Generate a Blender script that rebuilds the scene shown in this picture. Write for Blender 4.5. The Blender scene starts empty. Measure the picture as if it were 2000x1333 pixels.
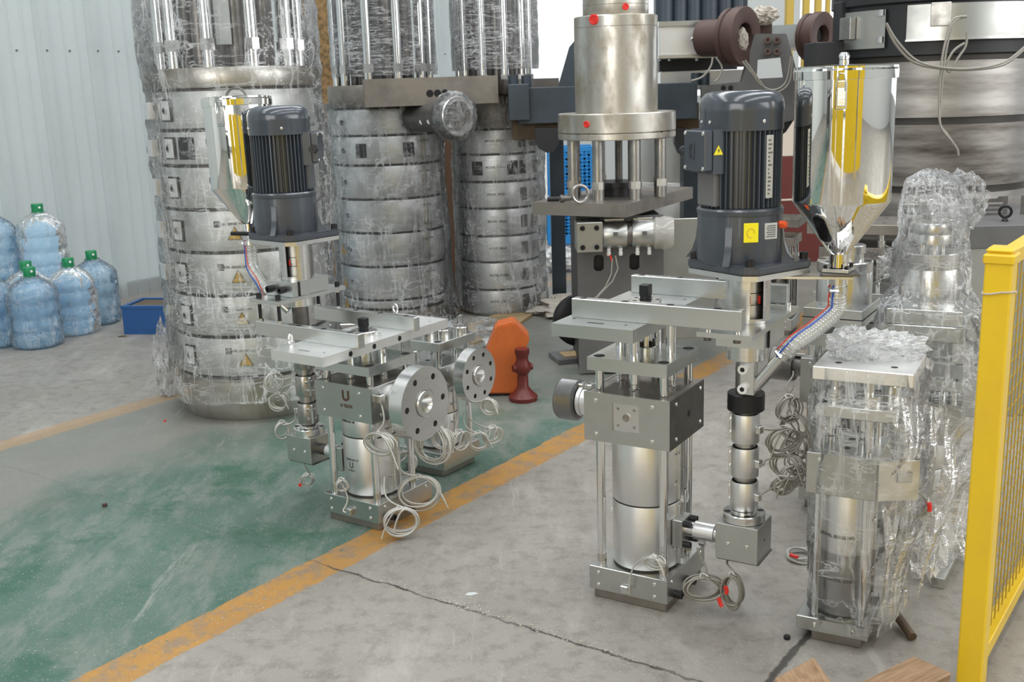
import bpy, bmesh, math, random
from mathutils import Vector as V, Matrix as MX, noise
random.seed(7)
SC = bpy.context.scene
COL = SC.collection
PI = math.pi
R_ = math.radians
cos, sin = math.cos, math.sin

# ------------------------------------------------------------------ camera
FPX = 2115.0
PITCH, ROLL, EYE = R_(13.17), R_(1.84), 1.5
F_ = V((0, cos(PITCH), -sin(PITCH)))
U0 = V((0, sin(PITCH), cos(PITCH)))
R0 = V((1, 0, 0))
CR = cos(ROLL)*R0 - sin(ROLL)*U0
CU = cos(ROLL)*U0 + sin(ROLL)*R0
CC = V((0, 0, EYE))
cd = bpy.data.cameras.new('camera')
cam = bpy.data.objects.new('camera', cd)
COL.objects.link(cam)
cd.sensor_width = 36.0
cd.lens = FPX/2000*36.0
cd.clip_end = 200
m = MX((CR, CU, -F_)).transposed().to_4x4()
m.translation = CC
cam.matrix_world = m
SC.camera = cam
cd.dof.use_dof = True
cd.dof.focus_distance = 3.3
cd.dof.aperture_fstop = 9.0

# ------------------------------------------------------------------ light
SC.view_settings.view_transform = 'Standard'
SC.view_settings.look = 'None'
SC.view_settings.gamma = 1
SC.view_settings.use_curve_mapping = False
SC.view_settings.exposure = 0.0
SC.cycles.transparent_max_bounces = 18
SC.cycles.max_bounces = 9
SC.cycles.adaptive_threshold = 0.02
SC.cycles.sample_clamp_indirect = 6
SC.cycles.blur_glossy = 0.6

HA = R_(54.4)                       # the hall's long axis
UX = V((cos(HA), sin(HA), 0))
VX = V((sin(HA), -cos(HA), 0))
def hall(u, v, z=0.0):
    return UX*u + VX*v + V((0, 0, z))

w = bpy.data.worlds.new('overcast_sky')
SC.world = w
w.use_nodes = True
nt = w.node_tree
bgn = nt.nodes['Background']
bgn.inputs['Color'].default_value = (0.93, 0.97, 1.0, 1)
bgn.inputs['Strength'].default_value = 1.7

def area(name, loc, look, sx, sy, power, color=(1, 1, 1)):
    l = bpy.data.lights.new(name, 'AREA')
    l.shape = 'RECTANGLE'
    l.size, l.size_y = sx, sy
    l.energy = power
    l.color = color
    o = bpy.data.objects.new(name, l)
    COL.objects.link(o)
    d = (V(look) - V(loc)).normalized()
    x = UX if abs(d.dot(UX)) < .9 else VX
    x = (x - d*x.dot(d)).normalized()
    y = (-d).cross(x).normalized()
    mm = MX((x, y, -d)).transposed().to_4x4()
    mm.translation = V(loc)
    o.matrix_world = mm
    return o
# rooflights along the hall, the wide doorway behind the camera and the window band on the right
for i, v in enumerate((-4.6, -0.6, 3.6)):
    area('rooflight', hall(3.0, v, 6.9), hall(3.0, v, 0), 15.0, 1.1, 420, (0.97, 0.99, 1.0))
area('doorway_daylight', hall(-7.6, 0.5, 2.6), hall(3, -1.0, 1.0), 6.5, 4.6, 420, (1.0, 0.99, 0.97))
area('window_band_daylight', hall(4.5, 8.4, 3.2), hall(3.0, -2, 0.6), 11.0, 2.6, 420, (1.0, 0.99, 0.97))

# ------------------------------------------------------------------ pixel helpers (survey of the photograph)
def ray(px, py):
    return F_*FPX + CR*(px-1000) + CU*(666.5-py)
def gz(px, py, z=0.0):
    d = ray(px, py)
    return CC + d*((z-EYE)/d.z)
def at(px, py, Y):
    d = ray(px, py)
    return CC + d*(Y/d.y)
def zat(x, y, py):
    lo, hi = -1.0, 5.0
    for _ in range(40):
        mdl = (lo+hi)/2
        q = V((x, y, mdl))-CC
        if 666.5 - FPX*q.dot(CU)/q.dot(F_) > py: lo = mdl
        else: hi = mdl
    return lo

# ------------------------------------------------------------------ materials
def N(nt, t, **k):
    n = nt.nodes.new(t)
    for a, b in k.items():
        if hasattr(n, a): setattr(n, a, b)
    return n
def ramp(nt, src, pts):
    r = N(nt, 'ShaderNodeValToRGB')
    e = r.color_ramp.elements
    while len(e) < len(pts): e.new(0.5)
    for i, (p, c) in enumerate(pts):
        e[i].position = p
        e[i].color = (c, c, c, 1) if not isinstance(c, (tuple, list)) else (*c, 1)
    nt.links.new(src, r.inputs[0])
    return r.outputs[0]
def noisen(nt, scale, detail=3, rough=.5, stretch=None, coord='Object', rot=None, dist=0.0):
    tc = N(nt, 'ShaderNodeTexCoord')
    mp = N(nt, 'ShaderNodeMapping')
    nt.links.new(tc.outputs[coord], mp.inputs[0])
    if stretch: mp.inputs['Scale'].default_value = stretch
    if rot: mp.inputs['Rotation'].default_value = rot
    n = N(nt, 'ShaderNodeTexNoise')
    n.inputs['Scale'].default_value = scale
    n.inputs['Detail'].default_value = detail
    n.inputs['Roughness'].default_value = rough
    n.inputs['Distortion'].default_value = dist
    nt.links.new(mp.outputs[0], n.inputs['Vector'])
    return n.outputs['Fac']
def mixc(nt, fac, a, b):
    mx = N(nt, 'ShaderNodeMix', data_type='RGBA')
    if isinstance(fac, (int, float)): mx.inputs[0].default_value = fac
    else: nt.links.new(fac, mx.inputs[0])
    for s, x in ((6, a), (7, b)):
        if isinstance(x, (tuple, list)): mx.inputs[s].default_value = (*x[:3], 1)
        else: nt.links.new(x, mx.inputs[s])
    return mx.outputs[2]
def bump(nt, h, strength, dist=0.01):
    b = N(nt, 'ShaderNodeBump')
    b.inputs['Strength'].default_value = strength
    b.inputs['Distance'].default_value = dist
    nt.links.new(h, b.inputs['Height'])
    return b.outputs[0]
def new_mat(name):
    mt = bpy.data.materials.new(name)
    mt.use_nodes = True
    nt = mt.node_tree
    return mt, nt, nt.nodes['Principled BSDF']
def P(name, col, metal=0., rough=.5, var=.0, vscale=8, vcol=None, vlo=.4, vhi=.7, stretch=None, bmp=0., bscale=60, coat=0., rvar=0., detail=4):
    mt, nt, b = new_mat(name)
    b.inputs['Base Color'].default_value = (*col, 1)
    b.inputs['Metallic'].default_value = metal
    b.inputs['Roughness'].default_value = rough
    if coat: b.inputs['Coat Weight'].default_value = coat; b.inputs['Coat Roughness'].default_value = .12
    if var or vcol:
        n = noisen(nt, vscale, detail, .6, stretch)
        c2 = vcol or tuple(c*(1-var) for c in col)
        f = ramp(nt, n, [(vlo, 0.), (vhi, 1.)])
        nt.links.new(mixc(nt, f, col, c2), b.inputs['Base Color'])
        if rvar:
            mr = N(nt, 'ShaderNodeMapRange')
            mr.inputs['To Min'].default_value = rough
            mr.inputs['To Max'].default_value = rough+rvar
            nt.links.new(f, mr.inputs['Value'])
            nt.links.new(mr.outputs[0], b.inputs['Roughness'])
    if bmp:
        nb = noisen(nt, bscale, 3, .6, stretch)
        nt.links.new(bump(nt, nb, bmp, .004), b.inputs['Normal'])
    return mt
M = {}
M['steel'] = P('ground_steel', (.70, .71, .70), 1, .27, .12, 5, rvar=.12, bmp=.05, bscale=180, stretch=(1, 1, .15))
M['plate'] = P('ground_steel_plate', (.70, .72, .71), 1, .24, .14, 4, rvar=.14, bmp=.04, bscale=120, stretch=(.2, 1, 1))
M['bright'] = P('bright_plate', (.92, .92, .91), .93, .40, .06, 5)
M['chrome'] = P('polished_rod', (.78, .79, .80), 1, .13)
M['mirror'] = P('mirror_stainless', (.86, .85, .82), 1, .035, bmp=.012, bscale=3)
M['turned'] = P('turned_steel', (.74, .74, .73), 1, .22, .1, 3, rvar=.1, bmp=.05, bscale=90, stretch=(.1, .1, 3))
M['satin'] = P('satin_sleeve', (.80, .80, .80), 1, .40, .08, 6, bmp=.03, bscale=300)
M['dark_steel'] = P('dark_steel', (.22, .21, .20), .9, .38, .35, 7, rvar=.15)
M['housing'] = P('sheet_steel_housing', (.56, .57, .55), 1, .30, .2, 4, rvar=.15)
M['black'] = P('black_oxide', (.018, .018, .02), .3, .38)
M['hole'] = P('bore_shadow', (.012, .012, .012), .2, .6)
M['grey_paint'] = P('blue_grey_gloss_paint', (.054, .064, .080), .0, .28, .1, 30, bmp=.10, bscale=260, coat=.35)
M['grey_smooth'] = P('blue_grey_smooth_paint', (.058, .069, .086), .0, .22, coat=.4)
M['old_steel'] = P('oxidised_steel', (.62, .60, .56), 1, .30, vcol=(.38, .34, .27), vscale=7, vlo=.44, vhi=.66, rvar=.3, stretch=(1, 1, .6), bmp=.05, bscale=40, detail=8)
M['old_pillar'] = P('worn_steel_pillar', (.48, .47, .45), 1, .27, .35, 9, rvar=.2)
M['dirty_steel'] = P('dirty_plate_steel', (.34, .31, .28), .85, .42, .4, 5, rvar=.2, bmp=.06)
M['band'] = P('heater_band_sheet', (.74, .75, .74), .92, .46, .14, 3, rvar=.15, stretch=(1, 1, 2.5))
M['band2'] = P('bright_heater_band', (.78, .79, .80), .94, .38, .12, 3, rvar=.12, stretch=(1, 1, 2.5))
M['scorched'] = P('scorched_band_sheet', (.50, .48, .46), .9, .42, vcol=(.10, .085, .07), vscale=2.2, vlo=.40, vhi=.64, rvar=.15, stretch=(.35, .35, 2.2), detail=6)
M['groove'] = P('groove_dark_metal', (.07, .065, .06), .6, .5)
M['white_tile'] = P('white_terminal_plate', (.85, .86, .87), .1, .4)
M['sticker'] = P('amber_sticker', (.72, .46, .09), .2, .4)
M['yellow_label'] = P('yellow_sticker', (.92, .80, .02), 0, .4)
M['print'] = P('grey_print', (.12, .12, .12), .1, .5)
M['brown_print'] = P('brown_print', (.11, .055, .035), .1, .5)
M['label'] = P('silver_label', (.55, .56, .55), .4, .4)
M['red'] = P('red_plastic', (.75, .03, .02), 0, .4)
M['orange_red'] = P('orange_red_plug', (.85, .12, .03), 0, .35)
M['white_wire'] = P('braided_wire', (.62, .61, .57), .35, .45, .25, 400)
M['grey_wire'] = P('grey_braided_wire', (.36, .34, .30), .35, .5, .3, 400)
M['white_plastic'] = P('white_connector', (.8, .8, .78), 0, .35)
M['yellow'] = P('yellow_paint', (.86, .58, .015), 0, .33, vcol=(.80, .52, .03), vscale=5, coat=.15, bmp=.02, bscale=30)
M['yellow_wire'] = P('dull_yellow_wire', (.62, .42, .05), .2, .45, .4, 30)
M['mustard'] = P('mustard_paint', (.55, .38, .06), 0, .5)
M['slate'] = P('slate_blue_paint', (.045, .060, .078), .0, .42, .3, 5)
M['slate2'] = P('grey_machine_paint', (.16, .16, .16), .1, .45, .25, 4)
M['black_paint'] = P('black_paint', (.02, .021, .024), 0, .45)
M['primer'] = P('brown_primer', (.11, .065, .055), .2, .5, .3, 6)
M['rust'] = P('rusty_brown_steel', (.17, .12, .07), .5, .55, vcol=(.08, .06, .05), vscale=4)
M['wall'] = P('white_steel_cladding', (.63, .67, .67), 0, .42, .05, 1.2)
M['wood'] = P('timber', (.34, .22, .13), 0, .7, vcol=(.20, .12, .06), vscale=9, stretch=(1, 9, 9), bmp=.3, bscale=20)
M['endgrain'] = P('timber_end', (.50, .40, .22), 0, .75, vcol=(.36, .27, .13), vscale=30, stretch=(8, 8, .6), bmp=.35, bscale=50)
M['board'] = P('reddish_board', (.36, .20, .12), 0, .6, .3, 5, stretch=(6, 6, .4))
M['ply'] = P('plywood_sheet', (.48, .35, .19), 0, .7, .25, 6)
M['crate'] = P('blue_plastic', (.015, .085, .26), 0, .35)
M['crate2'] = P('bright_blue_plastic', (.03, .27, .66), 0, .4)
M['cap'] = P('green_bottle_cap', (.01, .24, .09), 0, .35)
M['orange'] = P('orange_casting', (.60, .14, .03), 0, .4, .2, 6)
M['maroon'] = P('maroon_paint', (.13, .016, .012), 0, .4)
M['cream'] = P('cream_panel', (.72, .62, .52), 0, .6)
M['pale'] = P('pale_grey_panel', (.55, .58, .58), 0, .5)
M['outside'] = P('pale_concrete_yard', (.78, .77, .73), 0, .8)
M['roof'] = P('roof_sheet', (.58, .60, .61), 0, .6)
M['darkhall'] = P('distant_wall', (.62, .64, .64), 0, .7)
M['cloth'] = P('beige_crumpled_sheet', (.58, .53, .46), 0, .55, .3, 10, bmp=.4, bscale=15)
M['coir'] = P('shaggy_brown_bale', (.32, .20, .09), 0, .9, vcol=(.10, .07, .03), vscale=26, bmp=.9, bscale=40)
M['thread'] = P('fine_threaded_steel', (.30, .30, .30), 1, .34)

def film_mat(name, base=.10, amp=.55, dens=1., tint=(.93, .95, .97), seed=0., level=False):
    """thin stretch film: clear, with white creases, streaks painted as highlights, and glossy ripples"""
    mt, nt, b = new_mat(name)
    b.inputs['Base Color'].default_value = (*tint, 1)
    b.inputs['Roughness'].default_value = .14
    b.inputs['Specular IOR Level'].default_value = .9
    b.inputs['Transmission Weight'].default_value = 0.0
    a1 = noisen(nt, 5*dens, 5, .62, (.35, .35, 3.2) if level else (1.4, 1.4, .16), rot=(R_(8), R_(-9), 0) if level else (R_(40+seed), R_(32), 0), dist=.25 if level else .6)
    a2 = noisen(nt, 7*dens, 4, .6, (.16, 1.5, 1.6), rot=(R_(-25), R_(-48+seed), R_(20)), dist=.5)
    def ridge(x, w_):
        s = N(nt, 'ShaderNodeMath', operation='SUBTRACT'); s.inputs[1].default_value = .5
        nt.links.new(x, s.inputs[0])
        ab = N(nt, 'ShaderNodeMath', operation='ABSOLUTE'); nt.links.new(s.outputs[0], ab.inputs[0])
        return ramp(nt, ab.outputs[0], [(0., 1.), (w_, 0.)])
    r1, r2 = ridge(a1, .030), ridge(a2, .026)  # white ridges stand for creases and for highlights on the film
    mx = N(nt, 'ShaderNodeMath', operation='MAXIMUM')
    nt.links.new(r1, mx.inputs[0]); nt.links.new(r2, mx.inputs[1])
    big = ramp(nt, noisen(nt, 2.2*dens, 3, .6), [(.38, .12), (.66, 1.)])
    ml = N(nt, 'ShaderNodeMath', operation='MULTIPLY')
    nt.links.new(mx.outputs[0], ml.inputs[0]); nt.links.new(big, ml.inputs[1])
    mr = N(nt, 'ShaderNodeMapRange')
    mr.inputs['To Min'].default_value = base
    mr.inputs['To Max'].default_value = base+amp
    nt.links.new(ml.outputs[0], mr.inputs['Value'])
    ad = N(nt, 'ShaderNodeMath', operation='ADD')
    nt.links.new(a1, ad.inputs[0]); nt.links.new(a2, ad.inputs[1])
    nrm = bump(nt, ad.outputs[0], .55, .03)
    nt.links.new(nrm, b.inputs['Normal'])
    gl = N(nt, 'ShaderNodeBsdfGlossy')
    gl.inputs['Roughness'].default_value = .14
    nt.links.new(nrm, gl.inputs['Normal'])
    tr = N(nt, 'ShaderNodeBsdfTransparent')
    tr.inputs['Color'].default_value = (.995, .997, 1, 1)
    fr = N(nt, 'ShaderNodeFresnel'); fr.inputs['IOR'].default_value = 1.38
    m1 = N(nt, 'ShaderNodeMixShader')
    nt.links.new(fr.outputs[0], m1.inputs[0]); nt.links.new(tr.outputs[0], m1.inputs[1]); nt.links.new(gl.outputs[0], m1.inputs[2])
    m2 = N(nt, 'ShaderNodeMixShader')
    nt.links.new(mr.outputs[0], m2.inputs[0]); nt.links.new(m1.outputs[0], m2.inputs[1])
    tl = N(nt, 'ShaderNodeBsdfTranslucent'); tl.inputs['Color'].default_value = (1, 1, 1, 1)
    nt.links.new(nrm, tl.inputs['Normal'])
    m3 = N(nt, 'ShaderNodeMixShader'); m3.inputs[0].default_value = .35
    nt.links.new(b.outputs[0], m3.inputs[1]); nt.links.new(tl.outputs[0], m3.inputs[2])
    nt.links.new(m3.outputs[0], m2.inputs[2])
    nt.links.new(m2.outputs[0], nt.nodes['Material Output'].inputs['Surface'])
    return mt
M['film'] = film_mat('stretch_film', .045, .8, 1.5)
M['film_fine'] = film_mat('stretch_film_fine', .08, .85, 3.0, seed=20)
M['film_bag'] = film_mat('thin_bag_film', .03, .7, 2.6, seed=9)

def tinted_plastic(name, tint, body, k):
    mt, nt, b = new_mat(name)
    b.inputs['Base Color'].default_value = (*body, 1)
    b.inputs['Roughness'].default_value = .12
    tr = N(nt, 'ShaderNodeBsdfTransparent'); tr.inputs['Color'].default_value = (*tint, 1)
    m1 = N(nt, 'ShaderNodeMixShader'); m1.inputs[0].default_value = k
    nt.links.new(tr.outputs[0], m1.inputs[1]); nt.links.new(b.outputs[0], m1.inputs[2])
    nt.links.new(m1.outputs[0], nt.nodes['Material Output'].inputs['Surface'])
    return mt
M['water'] = tinted_plastic('blue_water_bottle', (.84, .94, 1.0), (.50, .78, 1.0), .34)
M['hose'] = tinted_plastic('clear_hose', (.95, .96, .95), (.80, .81, .78), .35)
M['sight'] = tinted_plastic('smoked_sight_glass', (.10, .10, .09), (.02, .02, .02), .6)
M['film_level'] = film_mat('banded_film', .07, .95, 2.4, seed=12, level=True)  # near-level white streaks painted in for highlights
M['film_heavy'] = film_mat('heavy_film', .08, .95, 1.9, seed=27)
M['film_dense'] = film_mat('bunched_film', .22, .75, 2.4, seed=33)
M['haze'] = tinted_plastic('translucent_film_cap', (.9, .9, .88), (.62, .60, .56), .6)

def floor_material():
    mt, nt, b = new_mat('worn_hall_floor')
    L = nt.links
    geo = N(nt, 'ShaderNodeNewGeometry')
    def dotp(vec):
        d = N(nt, 'ShaderNodeVectorMath', operation='DOT_PRODUCT')
        L.new(geo.outputs['Position'], d.inputs[0]); d.inputs[1].default_value = vec
        return d.outputs['Value']
    uu, vv = dotp(UX), dotp(VX)
    def nz(scale, detail=5, rough=.6, st=None, rot=None, dist=0.):
        return noisen(nt, scale, detail, rough, st, 'Object', rot, dist)
    def math_(op, a, c):
        n = N(nt, 'ShaderNodeMath', operation=op)
        for i, x in enumerate((a, c)):
            if x is None: continue
            if isinstance(x, (int, float)): n.inputs[i].default_value = x
            else: L.new(x, n.inputs[i])
        return n.outputs[0]
    def band(x, lo, hi, e=.004):
        m1 = N(nt, 'ShaderNodeMapRange', interpolation_type='SMOOTHSTEP')
        m1.inputs['From Min'].default_value = lo-e; m1.inputs['From Max'].default_value = lo+e
        L.new(x, m1.inputs['Value'])
        m2 = N(nt, 'ShaderNodeMapRange', interpolation_type='SMOOTHSTEP')
        m2.inputs['From Min'].default_value = hi-e; m2.inputs['From Max'].default_value = hi+e
        m2.inputs['To Min'].default_value = 1; m2.inputs['To Max'].default_value = 0
        L.new(x, m2.inputs['Value'])
        return math_('MULTIPLY', m1.outputs[0], m2.outputs[0])
    wob = math_('MULTIPLY', math_('SUBTRACT', nz(9, 3), .5), .035)
    vw = math_('ADD', vv, wob)
    conc = mixc(nt, ramp(nt, nz(1.4, 7, .65), [(.3, 0.), (.7, 1.)]), (.250, .234, .208), (.330, .308, .278))
    conc = mixc(nt, ramp(nt, nz(16, 6, .7), [(.48, 0.), (.66, .65)]), conc, (.165, .15, .128))
    conc = mixc(nt, ramp(nt, nz(5, 6, .7, (1, .4, 1), (0, 0, .6)), [(.52, 0.), (.68, .7)]), conc, (.40, .38, .35))
    green = mixc(nt, ramp(nt, nz(2.0, 6, .65), [(.35, 0.), (.65, 1.)]), (.062, .130, .100), (.098, .165, .135))
    green = mixc(nt, ramp(nt, nz(7, 7, .75, (1, .35, 1), (0, 0, .5)), [(.46, 0.), (.60, .85)]), green, (.18, .215, .19))
    green = mixc(nt, ramp(nt, nz(3.2, 5, .7), [(.52, 0.), (.64, .85)]), green, (.026, .105, .066))
    # paint is worn away near the lane's far side and with distance
    wear = ramp(nt, nz(1.3, 7, .7), [(.30, 0.), (.62, 1.)])
    m3 = N(nt, 'ShaderNodeMapRange'); m3.inputs['From Min'].default_value = -3.3; m3.inputs['From Max'].default_value = -4.3
    m3.inputs['To Min'].default_value = .0; m3.inputs['To Max'].default_value = 1.15
    L.new(vv, m3.inputs['Value'])
    m4 = N(nt, 'ShaderNodeMapRange'); m4.inputs['From Min'].default_value = 3.2; m4.inputs['From Max'].default_value = 5.4
    m4.inputs['To Min'].default_value = .0; m4.inputs['To Max'].default_value = 1.
    L.new(uu, m4.inputs['Value'])
    wsum = math_('MAXIMUM', m3.outputs[0], m4.outputs[0])
    wearf = ramp(nt, math_('ADD', wsum, math_('MULTIPLY', math_('SUBTRACT', wear, .5), .7)), [(.25, 0.), (.95, .85)])
    green = mixc(nt, wearf, green, (.24, .23, .205))
    lane = band(vv, -4.60, -2.42)
    col = mixc(nt, lane, conc, green)
    ora = mixc(nt, ramp(nt, nz(3, 6, .7), [(.35, 0.), (.7, 1.)]), (.46, .235, .042), (.37, .20, .065))
    ora = mixc(nt, ramp(nt, nz(11, 7, .75), [(.48, 0.), (.60, .8)]), ora, (.24, .19, .14))
    gap = ramp(nt, nz(24, 5, .7), [(.60, 1.), (.68, .25)])
    s1 = math_('MULTIPLY', band(vw, -2.495, -2.355), gap)
    s1 = math_('MULTIPLY', s1, ramp(nt, nz(1.1, 5, .6), [(.18, .6), (.42, 1.)]))
    s2 = math_('MULTIPLY', math_('MULTIPLY', band(vw, -4.665, -4.53), gap), .6)
    col = mixc(nt, s1, col, ora)
    col = mixc(nt, s2, col, (.42, .26, .12))
    spk = ramp(nt, nz(140, 2, .5), [(.66, 0.), (.70, .8)])
    col = mixc(nt, spk, col, (.50, .48, .44))
    scr = ramp(nt, nz(3.5, 8, .75, (1, .10, 1), (0, 0, .9)), [(.60, 0.), (.64, .45)])
    col = mixc(nt, scr, col, (.43, .42, .39))
    # expansion joints
    j1 = band(math_('ADD', uu, math_('MULTIPLY', math_('SUBTRACT', nz(14, 5, .7), .5), .05)), 2.296, 2.305, .003)
    j1m = band(vv, -2.42, -1.0, .1)
    j1 = math_('MULTIPLY', j1, math_('ADD', math_('MULTIPLY', j1m, .8), .2))
    j1 = math_('MULTIPLY', j1, ramp(nt, nz(5, 4), [(.3, .35), (.55, 1.)]))
    j2 = band(math_('ADD', vv, math_('MULTIPLY', math_('SUBTRACT', nz(9, 4, .7), .5), .04)), -.953, -.933, .004)
    jj = math_('MAXIMUM', j1, math_('MULTIPLY', j2, .9))
    col = mixc(nt, jj, col, (.045, .04, .035))
    L.new(col, b.inputs['Base Color'])
    rr = ramp(nt, nz(2.6, 6, .65), [(.3, .30), (.75, .58)])
    L.new(rr, b.inputs['Roughness'])
    b.inputs['Specular IOR Level'].default_value = .55
    h = math_('SUBTRACT', math_('MULTIPLY', nz(30, 6, .7), .35), jj)
    L.new(bump(nt, h, .25, .01), b.inputs['Normal'])
    return mt

# ------------------------------------------------------------------ mesh helpers
class G:
    def __init__(s, mtx=None):
        s.bm = bmesh.new()
        s.M = mtx or MX.Identity(4)
    def v(s, co): return s.bm.verts.new(s.M @ V(co))
    def box(s, x0, x1, y0, y1, z0, z1, bev=0.0):
        vs = [s.v((x, y, z)) for z in (z0, z1) for y in (y0, y1) for x in (x0, x1)]
        fs = [s.bm.faces.new([vs[i] for i in f]) for f in ((0, 2, 3, 1), (4, 5, 7, 6), (0, 1, 5, 4), (2, 6, 7, 3), (0, 4, 6, 2), (1, 3, 7, 5))]
        if bev:
            es = list({e for f in fs for e in f.edges})
            bmesh.ops.bevel(s.bm, geom=es, offset=bev, segments=1, affect='EDGES', profile=.5)
        return s
    def cyl(s, p0, p1, r, seg=24, r1=None, cap=True):
        p0, p1 = V(p0), V(p1)
        d = (p1-p0).normalized()
        a = d.orthogonal().normalized()
        c = d.cross(a)
        r1 = r if r1 is None else r1
        A = [s.v(p0+(a*cos(2*PI*i/seg)+c*sin(2*PI*i/seg))*r) for i in range(seg)]
        B = [s.v(p1+(a*cos(2*PI*i/seg)+c*sin(2*PI*i/seg))*r1) for i in range(seg)]
        for i in range(seg):
            j = (i+1) % seg
            s.bm.faces.new((A[i], A[j], B[j], B[i]))
        if cap:
            s.bm.faces.new(A[::-1]); s.bm.faces.new(B)
        return s
    def lathe(s, prof, o=(0, 0, 0), ax=(0, 0, 1), seg=40, closed=False, fn=None, a0=0., a1=2*PI):
        """prof: list of (r, h) along the axis; closed joins last to first"""
        o, d = V(o), V(ax).normalized()
        a = V((1, 0, 0)) if abs(d.z) > .9 else V((0, 0, 1)).cross(d).normalized()
        a = (a-d*a.dot(d)).normalized()
        c = d.cross(a)
        rings = []
        full = abs(a1-a0-2*PI) < 1e-6
        n = seg if full else seg+1
        for (r, h) in prof:
            if r < 1e-6:
                rings.append([s.v(o+d*h)]*n); continue
            ring = []
            for i in range(n):
                t = a0+(a1-a0)*i/seg
                rr = r if fn is None else fn(r, h, t)
                ring.append(s.v(o+d*h+(a*cos(t)+c*sin(t))*rr))
            rings.append(ring)
        k = len(rings)
        for q in range(k if closed else k-1):
            A, B = rings[q], rings[(q+1) % k]
            for i in range(n if full else n-1):
                j = (i+1) % n
                f = []
                for x in (A[i], A[j], B[j], B[i]):
                    if x not in f: f.append(x)
                if len(f) > 2:
                    try: s.bm.faces.new(f)
                    except ValueError: pass
        return s
    def tube(s, pts, r, seg=6, closed=False, fr=None):
        pts = [V(p) for p in pts]
        n = len(pts)
        rings = []
        ref = None
        for i, p in enumerate(pts):
            t = ((pts[(i+1) % n] if closed or i+1 < n else p) - (pts[i-1] if closed or i else p)).normalized()
            if ref is None: ref = t.orthogonal().normalized()
            ref = (ref-t*ref.dot(t))
            ref = ref.normalized() if ref.length > 1e-6 else t.orthogonal().normalized()
            c = t.cross(ref)
            rr = r if fr is None else fr(i/(n-1), r)
            rings.append([s.v(p+(ref*cos(2*PI*k/seg)+c*sin(2*PI*k/seg))*rr) for k in range(seg)])
        for i in range(n if closed else n-1):
            A, B = rings[i], rings[(i+1) % n]
            for k in range(seg):
                j = (k+1) % seg
                s.bm.faces.new((A[k], A[j], B[j], B[k]))
        if not closed:
            s.bm.faces.new(rings[0][::-1]); s.bm.faces.new(rings[-1])
        return s
    def prism(s, poly, z0, z1, holes=(), bev=0.):
        """vertical prism of a plan polygon with round or polygonal holes"""
        loops = [list(poly)]
        for h in holes:
            if isinstance(h[0], (int, float)):
                x, y, r = h[:3]
                k = 20
                loops.append([(x+r*cos(2*PI*i/k), y+r*sin(2*PI*i/k)) for i in range(k)])
            else: loops.append(list(h))
        tb = bmesh.new()
        lv = []
        for lp in loops:
            vs = [tb.verts.new((x, y, z0)) for x, y in lp]
            lv.append(vs)
            for i in range(len(vs)): tb.edges.new((vs[i], vs[(i+1) % len(vs)]))
        if len(loops) == 1: tb.faces.new(lv[0])
        else: bmesh.ops.triangle_fill(tb, use_beauty=True, edges=tb.edges[:])
        bmesh.ops.recalc_face_normals(tb, faces=tb.faces[:])
        tb.verts.index_update()
        low = [s.v(v_.co) for v_ in tb.verts]
        top = [s.v((v_.co.x, v_.co.y, z1)) for v_ in tb.verts]
        for f in tb.faces:
            ids = [v_.index for v_ in f.verts]
            s.bm.faces.new([low[i] for i in ids][::-1]); s.bm.faces.new([top[i] for i in ids])
        for vs in lv:
            ids = [v_.index for v_ in vs]
            for i in range(len(ids)):
                a, b_ = ids[i], ids[(i+1) % len(ids)]
                s.bm.faces.new((low[a], low[b_], top[b_], top[a]))
        tb.free()
        return s
    def out(s, name, mat, parent=None, world=False, ang=35, label=None, kind=None, flat=False):
        bm = s.bm
        bmesh.ops.recalc_face_normals(bm, faces=bm.faces[:])
        me = bpy.data.meshes.new(name)
        if world and parent is not None: bm.transform(PM[parent.name].inverted())
        bm.to_mesh(me); bm.free()
        if not flat:
            for p in me.polygons: p.use_smooth = True
            me.set_sharp_from_angle(angle=R_(ang))
        me.materials.append(M[mat] if isinstance(mat, str) else mat)
        o = bpy.data.objects.new(name, me)
        COL.objects.link(o)
        if parent is not None: o.parent = parent
        if label: o['label'] = label
        if kind: o['kind'] = kind
        return o
PM = {}       # world matrix of every thing, by name
def thing(name, label, cat, loc=(0, 0, 0), rz=0., group=None, tilt=None):
    o = bpy.data.objects.new(name, None)
    o.empty_display_size = .1
    COL.objects.link(o)
    mm = MX.Translation(V(loc)) @ MX.Rotation(rz, 4, 'Z')
    if tilt is not None: mm = MX.Translation(V(loc)) @ tilt @ MX.Rotation(rz, 4, 'Z')
    o.matrix_world = mm
    PM[o.name] = mm
    o['label'] = label; o['category'] = cat
    if group: o['group'] = group
    return o
def tag(o, label, cat, group=None):
    o['label'] = label; o['category'] = cat
    if group: o['group'] = group
    return o
def struct(o):
    o['kind'] = 'structure'
    return o
_cache = {}
def stamp(key, make, name, mat, parent, mtx):
    """a repeat that shares mesh data"""
    k = (key, mat)
    if k not in _cache:
        g = G(); make(g)
        o = g.out(name, mat, parent)
        _cache[k] = o.data
    else:
        o = bpy.data.objects.new(name, _cache[k])
        COL.objects.link(o)
        o.parent = parent
    o.matrix_local = mtx
    return o
def frame_to(p, d, roll=0.):
    return MX.Translation(V(p)) @ V(d).to_track_quat('Z', 'Y').to_matrix().to_4x4() @ MX.Rotation(roll, 4, 'Z')
def scl(m, a, b=None, c=None):
    b = a if b is None else b; c = a if c is None else c
    return m @ MX.Diagonal((a, b, c, 1))
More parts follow.
